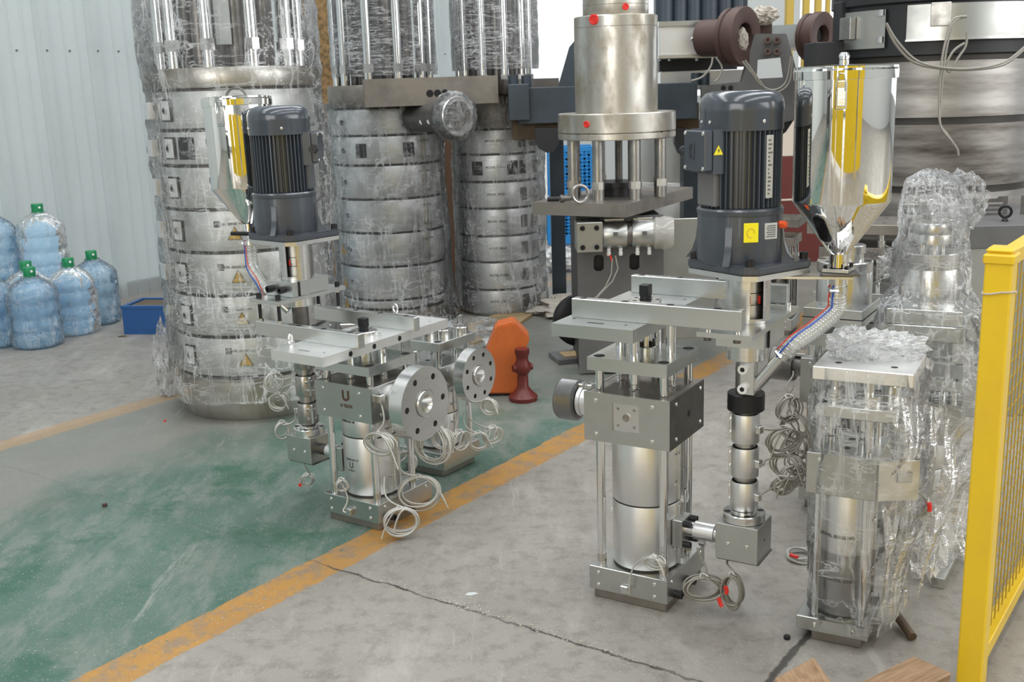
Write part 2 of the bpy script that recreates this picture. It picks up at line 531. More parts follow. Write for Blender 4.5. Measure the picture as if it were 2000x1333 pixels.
def _bolt(g):   # unit socket-head cap: radius 1, height 1.6, hex socket
    hexa = [(.52*cos(PI/3*i), .52*sin(PI/3*i)) for i in range(6)]
    g.prism([(cos(2*PI*i/20), sin(2*PI*i/20)) for i in range(20)], 0, 1.6, [hexa])
    g.cyl((0, 0, 0), (0, 0, .7), .56, 12)
def bolt(parent, p, d, r, h=1., mat='black', name='bolt'):
    return stamp('bolt', _bolt, name, mat, parent, scl(frame_to(p, d, random.random()), r, r, r*h))
def _screw(g):
    g.lathe([(0, .0), (1, 0), (.95, .25), (.6, .45), (.58, .2), (0, .2)], seg=14)
def screw(parent, p, d, r, mat='turned'):
    return stamp('screw', _screw, 'screw', mat, parent, scl(frame_to(p, d), r))
def _hole(g):
    g.lathe([(1.12, 0), (1.12, .06), (1.0, .06), (.96, .015), (0, .015)], seg=20)
def hole(parent, p, d, r, mat='hole', name='bore'):
    return stamp('hole', _hole, name, mat, parent, scl(frame_to(p, d), r, r, r*.5))
def _eye(g):
    g.tube([(0, cos(2*PI*i/28), 1.75+sin(2*PI*i/28)) for i in range(28)], .27, 10, closed=True)
    g.lathe([(.55, 0), (.6, .12), (.52, .3), (.34, .5), (.3, .85)], seg=16)
def eye_bolt(parent, p, d, r, roll=0., mat='turned', name='eye_bolt'):
    return stamp('eye', _eye, name, mat, parent, scl(frame_to(p, d, roll), r))

def text(s, size, parent, mtx, mat, name='lettering', depth=.0006):
    cu = bpy.data.curves.new('t', 'FONT')
    cu.body = s; cu.size = size; cu.extrude = depth; cu.align_x = 'CENTER'; cu.offset = size*.03
    to = bpy.data.objects.new('t', cu)
    COL.objects.link(to)
    bpy.context.view_layer.update()
    me = bpy.data.meshes.new_from_object(to.evaluated_get(bpy.context.evaluated_depsgraph_get()))
    bpy.data.objects.remove(to)
    me.materials.clear(); me.materials.append(M[mat])
    o = bpy.data.objects.new(name, me)
    COL.objects.link(o); o.parent = parent; o.matrix_local = mtx
    o['kind'] = 'stuff'
    return o

def coil(parent, start, centre, rad, n=4, r=.0026, mat='white_wire', squash=.8, view=None, tails=2, seed=0, name='heater_cable', spread=.012, sag=.03, red=False, tie=True):
    """a braided lead that drops from its connector and ends in a hank of loops facing `view` (all world coordinates)"""
    rnd = random.Random(seed)
    start, centre = V(start), V(centre)
    vd = V(view) if view else (CC-centre)
    vd.z *= .4
    vd.normalize()
    vd = (MX.Rotation(rnd.uniform(-.7, .7), 3, 'Z') @ vd)
    sx = V((0, 0, 1)).cross(vd).normalized()
    up = V((0, 0, 1))
    pts = []
    top = centre + up*rad*squash
    for i in range(9):
        t = i/9
        p = start.lerp(top, t)
        p += V((0, 0, -sag*sin(PI*t))) + sx*(.012*sin(PI*t*2+seed))
        pts.append(p)
    steps = 22
    for k in range(n):
        rr = rad*rnd.uniform(.78, 1.08); ox = rnd.uniform(-.12, .12)*rad; oz = rnd.uniform(-.12, .12)*rad
        ph = rnd.uniform(-.2, .2); sq = squash*rnd.uniform(.85, 1.15); wob = rnd.uniform(-1, 1)
        for i in range(steps):
            a = PI/2 + 2*PI*i/steps + ph*sin(PI*i/steps)
            wgt = sin(PI*i/steps)**2
            p = centre + sx*(cos(a)*rr + ox*wgt) + up*(sin(a)*rad*squash*(1-wgt) + sin(a)*rr*sq*wgt + oz*wgt)
            p += vd*(spread*(k-n/2)*.6 + spread*wob*sin(a*1.0+k))
            pts.append(p)
    e = pts[-1].copy()
    for i in range(1, 7):
        t = i/6
        pts.append(e + sx*(rad*.8*t*rnd.choice((1, 1, -1)) if False else rad*(.9 if seed % 2 else -.7)*t) + up*(-rad*1.3*t*t) + vd*.004)
    sm = []
    for i in range(len(pts)-1):
        p0 = pts[max(i-1, 0)]; p1 = pts[i]; p2 = pts[i+1]; p3 = pts[min(i+2, len(pts)-1)]
        for t in (0, .5):
            sm.append(.5*((2*p1)+(p2-p0)*t+(2*p0-5*p1+4*p2-p3)*t*t+(3*p1-p0-3*p2+p3)*t**3))
    sm.append(pts[-1])
    for q in sm:
        if q.z < r*1.2: q.z = r*1.2
    o = G().tube(sm, r, 6).out(name, mat, parent, world=True, ang=80)
    M0 = PM[parent.name].inverted()
    if tails > 1:
        e2 = centre + up*rad*squash
        tl = [e2 + sx*(rad*(1.0 if seed % 2 else -.9)*t*1.25) + up*(-rad*1.6*t*t) + vd*(.01+.01*t) for t in [i/9 for i in range(10)]]
        for q in tl:
            if q.z < r: q.z = r
        G().tube(tl, r*.9, 6).out('cable_end', mat, parent, world=True, ang=80)
    if tie:
        G().tube([centre+up*rad*squash + sx*.011*cos(a)+up*.010*sin(a)+vd*(.012*sin(a*2)) for a in [2*PI*i/10 for i in range(10)]], .0016, 5, closed=True).out('cable_tie', 'white_plastic', parent, world=True)
    if red:
        a = -.2 if seed % 2 else PI+.4
        p = [centre + sx*cos(a+t)*rad*1.03 + up*sin(a+t)*rad*squash*1.03 + vd*spread*(n*.35+1) for t in (0, .15, .3, .45, .6)]
        G().tube([q for q in p if True], r*2.0, 8).out('red_sleeve', 'red', parent, world=True)
    return o

# ------------------------------------------------------------------ the hall
g = G()
gu = [hall(-9, 14)[:2], hall(26, 14)[:2], hall(26, -16)[:2], hall(-9, -16)[:2]]
g.prism(gu, -.2, 0)
struct(g.out('floor', floor_material()))
# left wall: ribbed steel cladding, each sheet a piece of its own
def cladding(u0, u1, z0, z1, name):
    pitch = .41
    me_o = None
    root = None
    k = 0
    u = u0
    while u < u1-1e-3:
        g = G()
        prof = [(0, 0), (.026, .042), (.080, .042), (.106, 0), (.195, 0), (.203, .010), (.217, .010), (.225, 0), (.305, 0), (.313, .010), (.327, .010), (.335, 0), (pitch+.004, 0)]
        a = []; b = []
        for du, dv in prof:
            p = hall(u+du, -7.30+dv)
            a.append(g.v((p.x, p.y, z0))); b.append(g.v((p.x, p.y, z1)))
        for i in range(len(prof)-1): g.bm.faces.new((a[i], a[i+1], b[i+1], b[i]))
        bmesh.ops.solidify(g.bm, geom=g.bm.faces[:], thickness=.004)
        if root is None:
            o = g.out(name, 'wall', None, flat=True); struct(o); root = o; PM[o.name] = MX.Identity(4)
        else:
            g.out('cladding_sheet', 'wall', root, flat=True)
        k += 1; u += pitch
    return root
wl = cladding(-1.2, 9.6, 0, 6.0, 'wall_left')
g = G()
for u in [(-1.2+.41*i) for i in range(27)]:
    for du, vv_ in ((.055, -7.262), (.260, -7.302)):
        p = hall(u+du, vv_); q = hall(u+du, vv_+.012)
        g.cyl((p.x, p.y, 1.86), (q.x, q.y, 1.86), .007, 8)
g.out('rivet', 'print', wl, kind='stuff')
def wallbox(name, u0, u1, v0, v1, z0, z1, mat):
    g = G()
    g.prism([hall(u0, v0)[:2], hall(u1, v0)[:2], hall(u1, v1)[:2], hall(u0, v1)[:2]], z0, z1)
    return struct(g.out(name, mat, None, flat=True))
wallbox('trim_1', -1.2, 9.6, -7.36, -7.31, 0, .12, 'pale')
wallbox('wall_near', -9.05, -8.8, -7.3, 8.8, 0, 7.1, 'darkhall')
wallbox('wall_left_near', -9, -1.2, -7.5, -7.3, 0, 7.1, 'wall')
wallbox('wall_left_far', 9.6, 26, -7.5, -7.32, 3.3, 7.1, 'wall')
wallbox('wall_right', -9, 17, 8.8, 9.0, 0, 7.1, 'darkhall')
wallbox('wall_back', 17.0, 17.2, -7.3, 9.0, 3.4, 7.1, 'pale')
wallbox('ceiling', -9, 17, -7.4, 9, 7.1, 7.2, 'roof')
for i, u in enumerate((-5.5, -1.5, 2.5, 6.5, 10.5, 14.5)):
    g = G()
    for z in (6.2,):
        p0, p1 = hall(u-.08, -7.2), hall(u+.08, 8.8)
        g.prism([hall(u-.08, -7.2)[:2], hall(u+.08, -7.2)[:2], hall(u+.08, 8.8)[:2], hall(u-.08, 8.8)[:2]], 6.25, 6.6)
    struct(g.out('trim_%d' % (i+2), 'slate', None, flat=True))
# far end: low cream wall over a maroon dado, glazed above with yellow mullions
wallbox('wall_back_low', 15.5, 15.65, -7.3, 9.0, 0, 1.0, 'pale')

# yellow guard posts seen between the machines and the bright doorway
def box_thing(name, mat, p, sx, sy, sz, rz=0, bev=.003):
    g = G(); g.box(-sx/2, sx/2, -sy/2, sy/2, 0, sz, bev)
    o = g.out(name, mat)
    o.matrix_world = MX.Translation(V(p)) @ MX.Rotation(rz, 4, 'Z')
    return o
pw = [(1539, .06, 'first'), (1571, .05, 'second'), (1594, .05, 'third'), (1613, .035, 'fourth'), (1643, .055, 'fifth'), (1694, .06, 'sixth')]
for px, w_, nm in pw:
    b = at(px, 120, 9.6)
    o = box_thing('guard_post', 'mustard', (b.x, b.y, 0), w_*1.1, w_*.8, 2.9, .2)
    g = G(); g.box(-w_*.65, w_*.65, -w_*.6, w_*.8, 0, .02, .002)
    g.out('foot_plate', 'mustard', o)
    tag(o, 'dull yellow upright post in the bright background, %s such post from the left' % nm, 'post', 'yellow posts in the background')
# maroon cabinet with a cream panel above, far behind
c = at(1546, 380, 9.0)
t = thing('partition', 'dark maroon partition with a cream upper panel, far behind the right hopper', 'partition', (c.x, c.y, 0), .1)
G().box(-.35, .45, -.04, .04, .0, .88, .005).out('lower_panel', 'maroon', t)
G().box(-.35, .45, -.045, .045, .52, .535, .002).out('joint_strip', 'cream', t)
G().box(-.35, .45, -.04, .04, .882, 1.22, .005).out('upper_panel', 'cream', t)
# pale patterned panel and yard wall in the glare
c = at(1480, 120, 12.5)
o = box_thing('pale_screen', 'pale', (c.x-.3, 12.5, 0), 4.2, .05, 1.35, .1)
tag(o, 'pale grey low screen standing in the bright background', 'screen')
c = at(1510, 40, 11.5)
o = box_thing('pale_screen', 'pale', (c.x, 11.5, 1.2), .55, .05, 1.6, .1)
o = tag(o, 'pale grey patterned sheet hanging beside the first yellow post', 'sheet')
c = at(1500, 40, 9.9); 

# ------------------------------------------------------------------ gear motor with conical feed hopper machines
def gear_motor(root, c, z0, rz, boxdir, style, rbox=0.0):
    """c: shaft centre (x, y); z0: under side of the cast flange. Parts straight under the machine, details below them"""
    B = MX.Translation((c[0], c[1], z0)) @ MX.Rotation(rz, 4, 'Z')
    # cast square flange with clipped corners
    s, k = .128, .030
    poly = [(-s+k, -s), (s-k, -s), (s, -s+k), (s, s-k), (s-k, s), (-s+k, s), (-s, s-k), (-s, -s+k)]
    g = G(B); g.prism(poly, 0, .022)
    bmesh.ops.bevel(g.bm, geom=[e for e in g.bm.edges], offset=.004, segments=2, affect='EDGES')
    fl = g.out('motor_flange', 'grey_paint', root)
    for sx in (-1, 1):
        for sy in (-1, 1):
            bolt(root, B @ V((sx*.101, sy*.101, .022)), (0, 0, 1), .0115, .9)
    off = MX.Rotation(-rz, 4, 'Z') @ V((-.022, -.012, 0))
    B2 = B @ MX.Translation(off)
    g = G(B2)
    g.lathe([(.112, .018), (.115, .03), (.1125, .10), (.111, .145), (.113, .147), (.114, .158), (.110, .163), (.100, .165), (0, .165)], seg=48)
    gb = g.out('gearbox', 'grey_paint', root)
    for a in (-150, -60, 30, 120):
        d = V((cos(R_(a)), sin(R_(a)), 0)); n_ = V((-d.y, d.x, 0))*.009
        g = G(B2)
        # curved web between the barrel and the flange
        P_ = [(.108, .022), (.145, .022), (.128, .045), (.118, .075), (.1135, .115), (.108, .13)]
        A = [g.v(d*r_+V((0, 0, h))-n_) for r_, h in P_]; C_ = [g.v(d*r_+V((0, 0, h))+n_) for r_, h in P_]
        g.bm.faces.new(A); g.bm.faces.new(C_[::-1])
        for i in range(len(P_)): g.bm.faces.new((A[i], A[(i+1) % len(P_)], C_[(i+1) % len(P_)], C_[i]))
        g.out('web', 'grey_paint', gb)
    # finned stator: one extruded gear-like outline
    nf = 46
    pl = []
    for i in range(nf):
        a0 = 2*PI*i/nf; st = 2*PI/nf
        for t, r_ in ((0, .091), (.28, .0905), (.40, .1055), (.62, .1055), (.74, .0905)):
            pl.append((r_*cos(a0+st*t), r_*sin(a0+st*t)))
    g = G(B2); g.prism(pl, .166, .372)
    st_ = g.out('finned_stator', 'grey_smooth', root, ang=50)
    g = G(B2)
    g.lathe([(.108, .362), (.1085, .364), (.1085, .408), (.1095, .412), (.1090, .418), (.1085, .430), (.104, .444), (.094, .455), (.078, .4605), (.074, .4585), (0, .4585)], seg=56)
    fc = g.out('fan_cover', 'grey_smooth', root)
    zax = V((0, 0, 1))
    for a in (-118, -40, 60, 150, 220):
        d = V((cos(R_(a)), sin(R_(a)), 0))
        q = MX.Rotation(-rz, 3, 'Z') @ d
        dd = MX.Rotation(rz, 3, 'Z') @ q
        screw(fc, B2 @ V((q.x*.1085, q.y*.1085, .385)), dd, .005)
    # terminal box: faces boxdir (machine-local angle)
    bd = R_(boxdir)-rz
    T = B2 @ MX.Rotation(bd, 4, 'Z')       # +x now points out of the box
    g = G(T)
    g.prism([(.085, -.055), (.118, -.055), (.118, .055), (.085, .055)], .255, .368)
    tb = g.out('terminal_box', 'grey_smooth', root)
    g = G(T)
    e = .050
    g.box(.117, .142, -e-.003, e+.003, .262, .366, .004)
    g.out('box_lid', 'grey_smooth', tb)
    for sy in (-1, 1):
        for z in (.270, .358):
            screw(tb, T @ V((.142, sy*.044, z)), (T.to_3x3() @ V((1, 0, 0))), .0055)
    g = G(T); g.box(.080, .106, -.042, .042, .170, .256, .002)
    g.out('flat_pad', 'slate2' if style == 'R' else 'grey_smooth', st_)
    # cable gland on the side of the box
    g = G(T); gs = 1 if style == 'R' else 1
    g.cyl((.128, -e*gs, .31), (.128, (-e-.014)*gs, .31), .016, 6); g.cyl((.128, (-e-.012)*gs, .31), (.128, (-e-.030)*gs, .31), .0135, 18)
    g.out('cable_gland', 'black', tb)
    if style == 'R':
        # embossed letters on the lid
        X = T @ MX.Translation((.1425, 0, .312)) @ MX.Rotation(PI/2, 4, 'Y') @ MX.Rotation(PI/2, 4, 'Z')
        g = G(X)
        for i, (x0, y0, x1, y1) in enumerate([(-.012, -.02, .0, -.0185), (-.012, -.02, -.0105, -.006), (-.012, -.0075, .002, -.006), (.002, -.02, .0035, .02), (-.012, .004, .0, .0055), (-.012, .004, -.0105, .02), (-.012, .0185, .0, .02), (-.019, -.018, -.0175, .018), (-.0225, -.012, -.021, .016)]):
            g.box(x0, x1, y0, y1, 0, .0012)
        g.out('embossed_mark', 'grey_paint', tb, kind='stuff')
        tri = [(0, .013), (-.0145, -.011), (.0145, -.011)]
        X = T @ MX.Translation((.1424, 0, .312)) @ MX.Rotation(PI/2, 4, 'Y') @ MX.Rotation(PI/2, 4, 'Z')
        # warning sticker on the side cheek that faces the camera
        Y_ = T @ MX.Translation((.104, e+.0062, .315)) @ MX.Rotation(-PI/2, 4, 'X') @ MX.Rotation(PI, 4, 'Z')
        g = G(Y_); g.box(-.0005, .0005, -.0005, .0005, 0, .0005)
        g.bm.clear(); g.prism([(0, .013), (-.0135, -.011), (.0135, -.011)], -.0005, .0010); g.out('warning_sticker', 'yellow_label', tb)
        g = G(Y_); g.prism([(.001, .006), (-.003, -.001), (0, -.001), (-.001, -.007), (.004, .001), (.001, .001)], .0008, .0014); g.out('flash_mark', 'black', tb)
    # rating plate on the fins
    a = -28 if style == 'R' else -108
    a = R_(a)-rz
    X = B2 @ MX.Rotation(a, 4, 'Z')
    if style == 'R':
        g = G(X); g.box(.100, .1075, -.011, .011, .190, .350, .0015); pl_ = g.out('rating_strip', 'label', st_)
        g = G(X)
        rr = random.Random(3)
        for i in range(14):
            z = .20+i*.0104
            g.box(.1074, .1080, -.008, -.008+rr.uniform(.004, .015), z, z+.004)
        g.out('small_print', 'print', pl_, kind='stuff')
        a2 = R_(-38)-rz
        X = B2 @ MX.Rotation(a2, 4, 'Z')
        g = G(X); g.box(.110, .1132, .002, .040, .085, .127, .001); pl2 = g.out('rating_plate', 'label', gb)
        g = G(X)
        for i in range(6):
            g.box(.1130, .1137, .006+(i % 2)*.003, .034, .091+i*.0055, .0935+i*.0055)
        g.out('small_print', 'print', pl2, kind='stuff')
        X = B2 @ MX.Rotation(a2-R_(18), 4, 'Z') @ MX.Rotation(R_(0), 4, 'X')
        g = G(X); g.box(.111, .1145, -.020, .018, .080, .130, .001); pl3 = g.out('yellow_sticker', 'yellow_label', gb)
        g = G(X); g.tube([(.1148, .010*cos(t)-.002, .105+.012*sin(t)) for t in [i*.5 for i in range(11)]], .0012, 5); g.out('sticker_symbol', 'sticker', pl3)
        X = B2 @ MX.Rotation(a2+R_(34), 4, 'Z')
        g = G(X); g.cyl((.106, 0, .118), (.126, 0, .118), .011, 6); g.cyl((.126, 0, .118), (.130, 0, .118), .0075, 12); g.out('filler_plug', 'orange_red', gb)
    return B2

def hopper(root, c, z0, ztop, r=.123, latch=-110, style='R', tilt=0., tdir=0.):
    """stainless cone hopper: neck at z0, rim at ztop"""
    H = ztop-z0
    B = MX.Translation((c[0], c[1], z0)) @ MX.Rotation(tilt, 4, V((cos(tdir), sin(tdir), 0)))
    zc = H*.335
    g = G(B)
    g.lathe([(.024, 0), (.024, .035), (.030, .042), (r-.002, zc), (r, zc+.006), (r, H-.028), (r+.0045, H-.027), (r+.0055, H-.006), (r+.003, H), (r-.002, H), (r-.004, H-.006), (r-.004, zc+.006), (.026, .045), (.020, .035), (.020, 0)], seg=72, closed=True)
    hp = g.out('hopper', 'mirror', root, ang=20)
    g = G(B); g.lathe([(0, H-.004), (r-.004, H-.004), (r+.004, H-.001), (r+.004, H+.004), (r-.002, H+.006), (0, H+.010)], seg=64)
    lid = g.out('lid', 'mirror', hp)
    # lifting handle or latch-top
    la = R_(latch)
    d = V((cos(la), sin(la), 0)); s_ = V((-sin(la), cos(la), 0))
    if style == 'L':
        g = G(B); g.tube([V((0, 0, H+.006)) + s_*x + V((0, 0, h)) for x, h in ((-.040, 0), (-.036, .016), (-.02, .030), (0, .035), (.02, .030), (.036, .016), (.040, 0))], .0045, 8)
        g.out('lid_handle', 'dark_steel', lid)
    else:
        g = G(B); g.cyl((0, -.02, H+.006), (0, -.02, H+.020), .012, 14); g.lathe([(0, .040), (.010, .038), (.014, .030), (.012, .022), (.007, .018)], o=(0, -.02, H), seg=16)
        g.out('lid_knob', 'chrome', lid)
        g = G(B); g.box(-.026, .026, -.032, -.008, H+.004, H+.009, .001); g.out('knob_base', 'chrome', lid)
    X = B @ MX.Rotation(la, 4, 'Z')
    g = G(X); g.box(r-.001, r+.006, -.014, .014, H-.100, H-.030, .0025); lt = g.out('toggle_latch', 'chrome', hp)
    g = G(X); g.box(r+.005, r+.009, -.010, .010, H-.092, H-.048, .002); g.out('latch_lever', 'turned', lt)
    g = G(X); g.tube([(r+.008, -.009, H-.055), (r+.010, -.010, H-.035), (r+.010, -.007, H-.014), (r+.010, .007, H-.014), (r+.010, .010, H-.035), (r+.008, .009, H-.055)], .0020, 6); g.out('latch_hook', 'chrome', lt)
    if style == 'R':
        # sight window in the cone
        a = R_(-109); X = B @ MX.Rotation(a, 4, 'Z')
        sl = math.atan2(r-.030, zc-.042)
        Q = X @ MX.Translation((.030, 0, .042)) @ MX.Rotation(sl, 4, 'Y')
        Lh = (zc-.042)/cos(sl)
        def slot(wd, a0, a1, x0, x1, mat, nm, par):
            g = G(Q @ MX.Rotation(-PI/2, 4, 'Y') @ MX.Translation((0, 0, 0)))
            pts = [(a0+wd*(1-cos(t)) , wd*sin(t)) for t in [PI*(-.5)+PI*i/8 for i in range(9)]]
            pts = [(a0 - wd*cos(t), wd*sin(t)) for t in [-PI/2+PI*i/8 for i in range(9)]][::-1]
            pts += [(a1 + wd*cos(t), wd*sin(t)) for t in [-PI/2+PI*i/8 for i in range(9)]]
            pts = [(x, y) for x, y in pts]
            g.prism(pts, -x1, -x0)
            return g.out(nm, mat, par)
        slot(.017, .055, .110, -.004, .003, 'sight', 'sight_window', hp)
        slot(.021, .053, .112, -.005, .0015, 'turned', 'window_surround', hp)
    return hp, B

def hose(root, pts, r=.0215, n=40, mat='hose'):
    """clear suction hose with a steel helix; local coordinates"""
    pts = [V(p) for p in pts]
    sm = []
    for i in range(len(pts)-1):
        p0 = pts[max(i-1, 0)]; p1 = pts[i]; p2 = pts[i+1]; p3 = pts[min(i+2, len(pts)-1)]
        for k in range(8):
            t = k/8
            sm.append(.5*((2*p1)+(p2-p0)*t+(2*p0-5*p1+4*p2-p3)*t*t+(3*p1-p0-3*p2+p3)*t**3))
    sm.append(pts[-1])
    h = G().tube(sm, r, 20).out('feed_hose', mat, root, ang=70)
    # helix
    Ls = [0]
    for a, b in zip(sm, sm[1:]): Ls.append(Ls[-1]+(b-a).length)
    turns = n; seg = 14
    hel = []
    ref = None
    lines = [[], []]
    for k in range(turns*seg+1):
        s_ = Ls[-1]*k/(turns*seg)
        i = 0
        while i < len(Ls)-2 and Ls[i+1] < s_: i += 1
        t = (s_-Ls[i])/(Ls[i+1]-Ls[i])
        p = sm[i].lerp(sm[i+1], t)
        d = (sm[i+1]-sm[i]).normalized()
        if ref is None: ref = d.orthogonal().normalized()
        ref = (ref-d*ref.dot(d)).normalized()
        c = d.cross(ref)
        a = 2*PI*k/seg
        hel.append(p+(ref*cos(a)+c*sin(a))*(r*1.03))
        if k % seg == 0:
            # two printed lines on the side towards the camera
            w_ = (V((-.6, -1, .5))); w_ = (w_-d*w_.dot(d)).normalized(); c2 = d.cross(w_)
            for j, an in enumerate((-.35, .30)):
                lines[j].append(p+(w_*cos(an)+c2*sin(an))*(r*1.06))
    G().tube(hel, .0013, 5).out('steel_helix', 'chrome', h, ang=80)
    G().tube(lines[0], .0016, 5).out('red_stripe', 'red', h)
    mm = P('blue_stripe', (.02, .08, .5), 0, .4) if 'bs' not in M else M['bs']
    M['bs'] = mm
    G().tube(lines[1], .0022, 5).out('blue_stripe', mm, h)
    for q, d in ((sm[0], sm[1]-sm[0]), (sm[-1], sm[-2]-sm[-1])):
        d = d.normalized()
        g = G(); g.lathe([(r+.0005, .006), (r+.003, .006), (r+.003, .020), (r+.0005, .020)], o=q, ax=d, seg=28, closed=True)
        cl = g.out('hose_clamp', 'turned', h)
        s_ = d.cross(V((0, 0, 1))).normalized()
        if s_.length < .5: s_ = V((1, 0, 0))
        X = frame_to(q+d*.013+s_*(r+.006), d.cross(s_))
        stamp('clampscrew', lambda g: (g.cyl((0, 0, -.012), (0, 0, .012), .005, 6)), 'clamp_screw', 'chrome', cl, X)
    return h

def heater_sleeve(root, c, z0, z1, r, side, mat='satin', marks=True, seg=48):
    """split sleeve with a clamp ear; c plan centre, side: local angle of the clamp strip"""
    g = G()
    g.lathe([(r-.003, z0), (r-.001, z0), (r, z0+.002), (r, z1-.002), (r-.001, z1), (r-.003, z1)], o=(c[0], c[1], 0), seg=seg, closed=True)
    sl = g.out('heater_sleeve', mat, root)
    T = MX.Translation((c[0], c[1], 0)) @ MX.Rotation(R_(side), 4, 'Z')
    g = G(T); g.box(r-.001, r+.006, -.004, .004, z0+.004, z1-.004, .001); ear = g.out('clamp_ear', 'turned', sl)
    for z in (z0+(z1-z0)*.3, z0+(z1-z0)*.75):
        g = G(T); g.cyl((r+.003, -.016, z), (r+.003, .016, z), .0022, 8); g.cyl((r+.003, -.018, z), (r+.003, -.013, z), .0045, 6); g.out('clamp_screw', 'chrome', sl)
    return sl

def connector(root, p, d, s=1., mat='turned'):
    """small terminal block on a face; p on the face, d outward"""
    X = scl(frame_to(p, d), s)
    def mk(g): g.box(-.014, .014, -.014, .014, 0, .003, .001); g.box(-.010, .010, -.010, .010, .003, .014, .002)
    return stamp('conn', lambda g: (g.box(-.011, .011, -.011, .011, 0, .014, .002)), 'terminal_block', mat, root, X)

def box_edges(g, *a, bev=.0015): return g.box(*a, bev)

def extruder(name, label, pos, ang, q):
    """melt filter / mini extruder: q holds the measured levels. Local axes: x along the front face, y away, z up, origin at the front right base corner"""
    o = V((pos[0], pos[1], 0))
    root = thing(name, label, 'machine', o, R_(ang), q.get('group'), q.get('tilt'))
    B3 = lambda *a: G().box(*a)
    W = q.get('W', .25); D = q['D']
    cx, cy = q['core']
    zb = q['zbase']
    # foot and base housing
    B3(-W+.012, -.008, .008, D-.01, 0, .032, .002).out('foot_plate', 'dirty_steel', root)
    bs = B3(-W, 0, 0, D, .028, zb, .0015).out('base_housing', q.get('hmat', 'housing'), root)
    for a in (-W+.03, -.04):
        for z in (.045, zb-.018): screw(bs, (a, 0, z), (0, -1, 0), .0065)
    for b in (.035, D-.035):
        for z in (zb-.016,): screw(bs, (0, b, z), (1, 0, 0), .0065)
    for b in (.055, .16): bolt(bs, (0, b, .040), (1, 0, 0), .012, 1.3)
    ct = connector(bs, (-W*.52, 0, .052), (0, -1, 0), 1.15)
    # tie rods
    zr1 = q['z2'][1]+.0005
    bx0, bx1, by0, by1 = q['block']
    rods = [(q['rx'][0], q['ry'][0]), (q['rx'][1], q['ry'][0]), (q['rx'][1], q['ry'][1]), (q['rx'][0], q['ry'][1])]
    for x, y in rods:
        G().cyl((x, y, zb-.003), (x, y, zr1), q.get('rr', .0128), 24).out('tie_rod', 'chrome', root)
        G().lathe([(.0134, 0), (.0138, 0), (.0138, .022), (.0134, .022)], o=(x, y, zb+.014), seg=20, closed=True).out('rod_tag', 'old_steel', root)
    # barrel with split heater sleeves
    zz0, zz1 = zb+.004, q['zk'][0]-.002
    G().cyl((cx, cy, zb-.01), (cx, cy, zz1+.01), q['br']-.004, 40).out('barrel', 'groove', root)
    ms = q['seams']
    lv = [zz0]+ms+[zz1]
    for i in range(len(lv)-1):
        sl = heater_sleeve(root, (cx, cy), lv[i]+.0025, lv[i+1]-.0025, q['br'], -5, 'satin', seg=64)
        G().box(cx+q['br']-.004, cx+q['br']+.010, cy+.020, cy+.028, lv[i]+.01, lv[i+1]-.01, .001).out('clamp_rail', 'turned', sl)
        G().box(cx+q['br']-.004, cx+q['br']+.012, cy-.010, cy-.004, lv[i]+.01, lv[i+1]-.01, .001).out('clamp_rail', 'turned', sl)
        if i % 2 == 0 or True:
            X = MX.Translation((cx, cy, (lv[i]+lv[i+1])/2))
            G(X).box(-q['br']-.012, -q['br']+.002, -.012, .002, .03, .045, .002).out('white_lug', 'white_plastic', sl)
    # head block and its covers
    z0, z1 = q['zk']
    blk = B3(bx0+.006, bx1-.006, by0+.006, by1, z0, z1, .001).out('head_block', 'dirty_steel', root)
    wx0, wx1, wz0, wz1 = q['port'] if q.get('port') else (0, 0, 0, 0)
    F = MX.Translation((0, by0+.006, 0)) @ MX.Rotation(PI/2, 4, 'X')
    g = G(F)
    rect = [(bx0, z0-.004), (bx1, z0-.004), (bx1, z1+.003), (bx0, z1+.003)]
    if q.get('port'): g.prism(rect, 0, .006, [[(wx0, wz0), (wx1, wz0), (wx1, wz1), (wx0, wz1)]])
    else: g.prism(rect, 0, .006)
    fp = g.out('front_cover', q.get('hmat', 'housing'), root, flat=True)
    for x in (bx0+.038, bx1-.052):
        for z in (z0+.018, z1-.02): screw(fp, (x, by0, z), (0, -1, 0), .0065)
    if q.get('port'):
        xm, zm = (wx0+wx1)/2, (wz0+wz1)/2
        g = G(F); g.prism([(wx0-.004, wz0-.004), (wx1+.004, wz0-.004), (wx1+.004, wz1+.004), (wx0-.004, wz1+.004)], -.016, .0005, [(xm, zm, .011)]+[(xm+a*.025, zm+b*.025, .0042) for a in (-1, 1) for b in (-1, 1)])
        pp = g.out('port_plate', 'turned', root)
        g = G(F); g.lathe([(.011, 0), (.015, 0), (.015, .0022), (.011, .0022)], o=(xm, zm, .0005), seg=28, closed=True); g.out('port_ring', 'turned', pp)
        G(F).lathe([(0, -.012), (.012, -.012), (.012, -.006)], o=(xm, zm, 0), seg=20).out('bore', 'hole', pp)
        for a in (-1, 1):
            for b in (-1, 1): G(F).lathe([(0, -.010), (.0045, -.010), (.0045, -.004)], o=(xm+a*.025, zm+b*.025, 0), seg=12).out('tapped_hole', 'hole', pp)
    g = G(); g.box(bx1-.006, bx1, by0+.002, by1, z0-.006, z1+.002, .001)
    sp = g.out('side_cover', q.get('smat', 'housing'), root)
    for b in (by0+.05, by1-.03):
        for z in (z0+.018, z1-.018): screw(sp, (bx1, b, z), (1, 0, 0), .0065)
    if q.get('sidehole'): hole(sp, (bx1, q['sidehole'][0], q['sidehole'][1]), (1, 0, 0), .009)
    G().box(bx0, bx0+.006, by0+.002, by1, z0-.004, z1+.002, .001).out('side_cover', q.get('hmat', 'housing'), root)
    # middle plate
    m0, m1 = q['z2']
    px0, px1, py0, py1 = q['p2']
    ro = q['ring_off'] if 'ring_off' in q else (cx, cy)
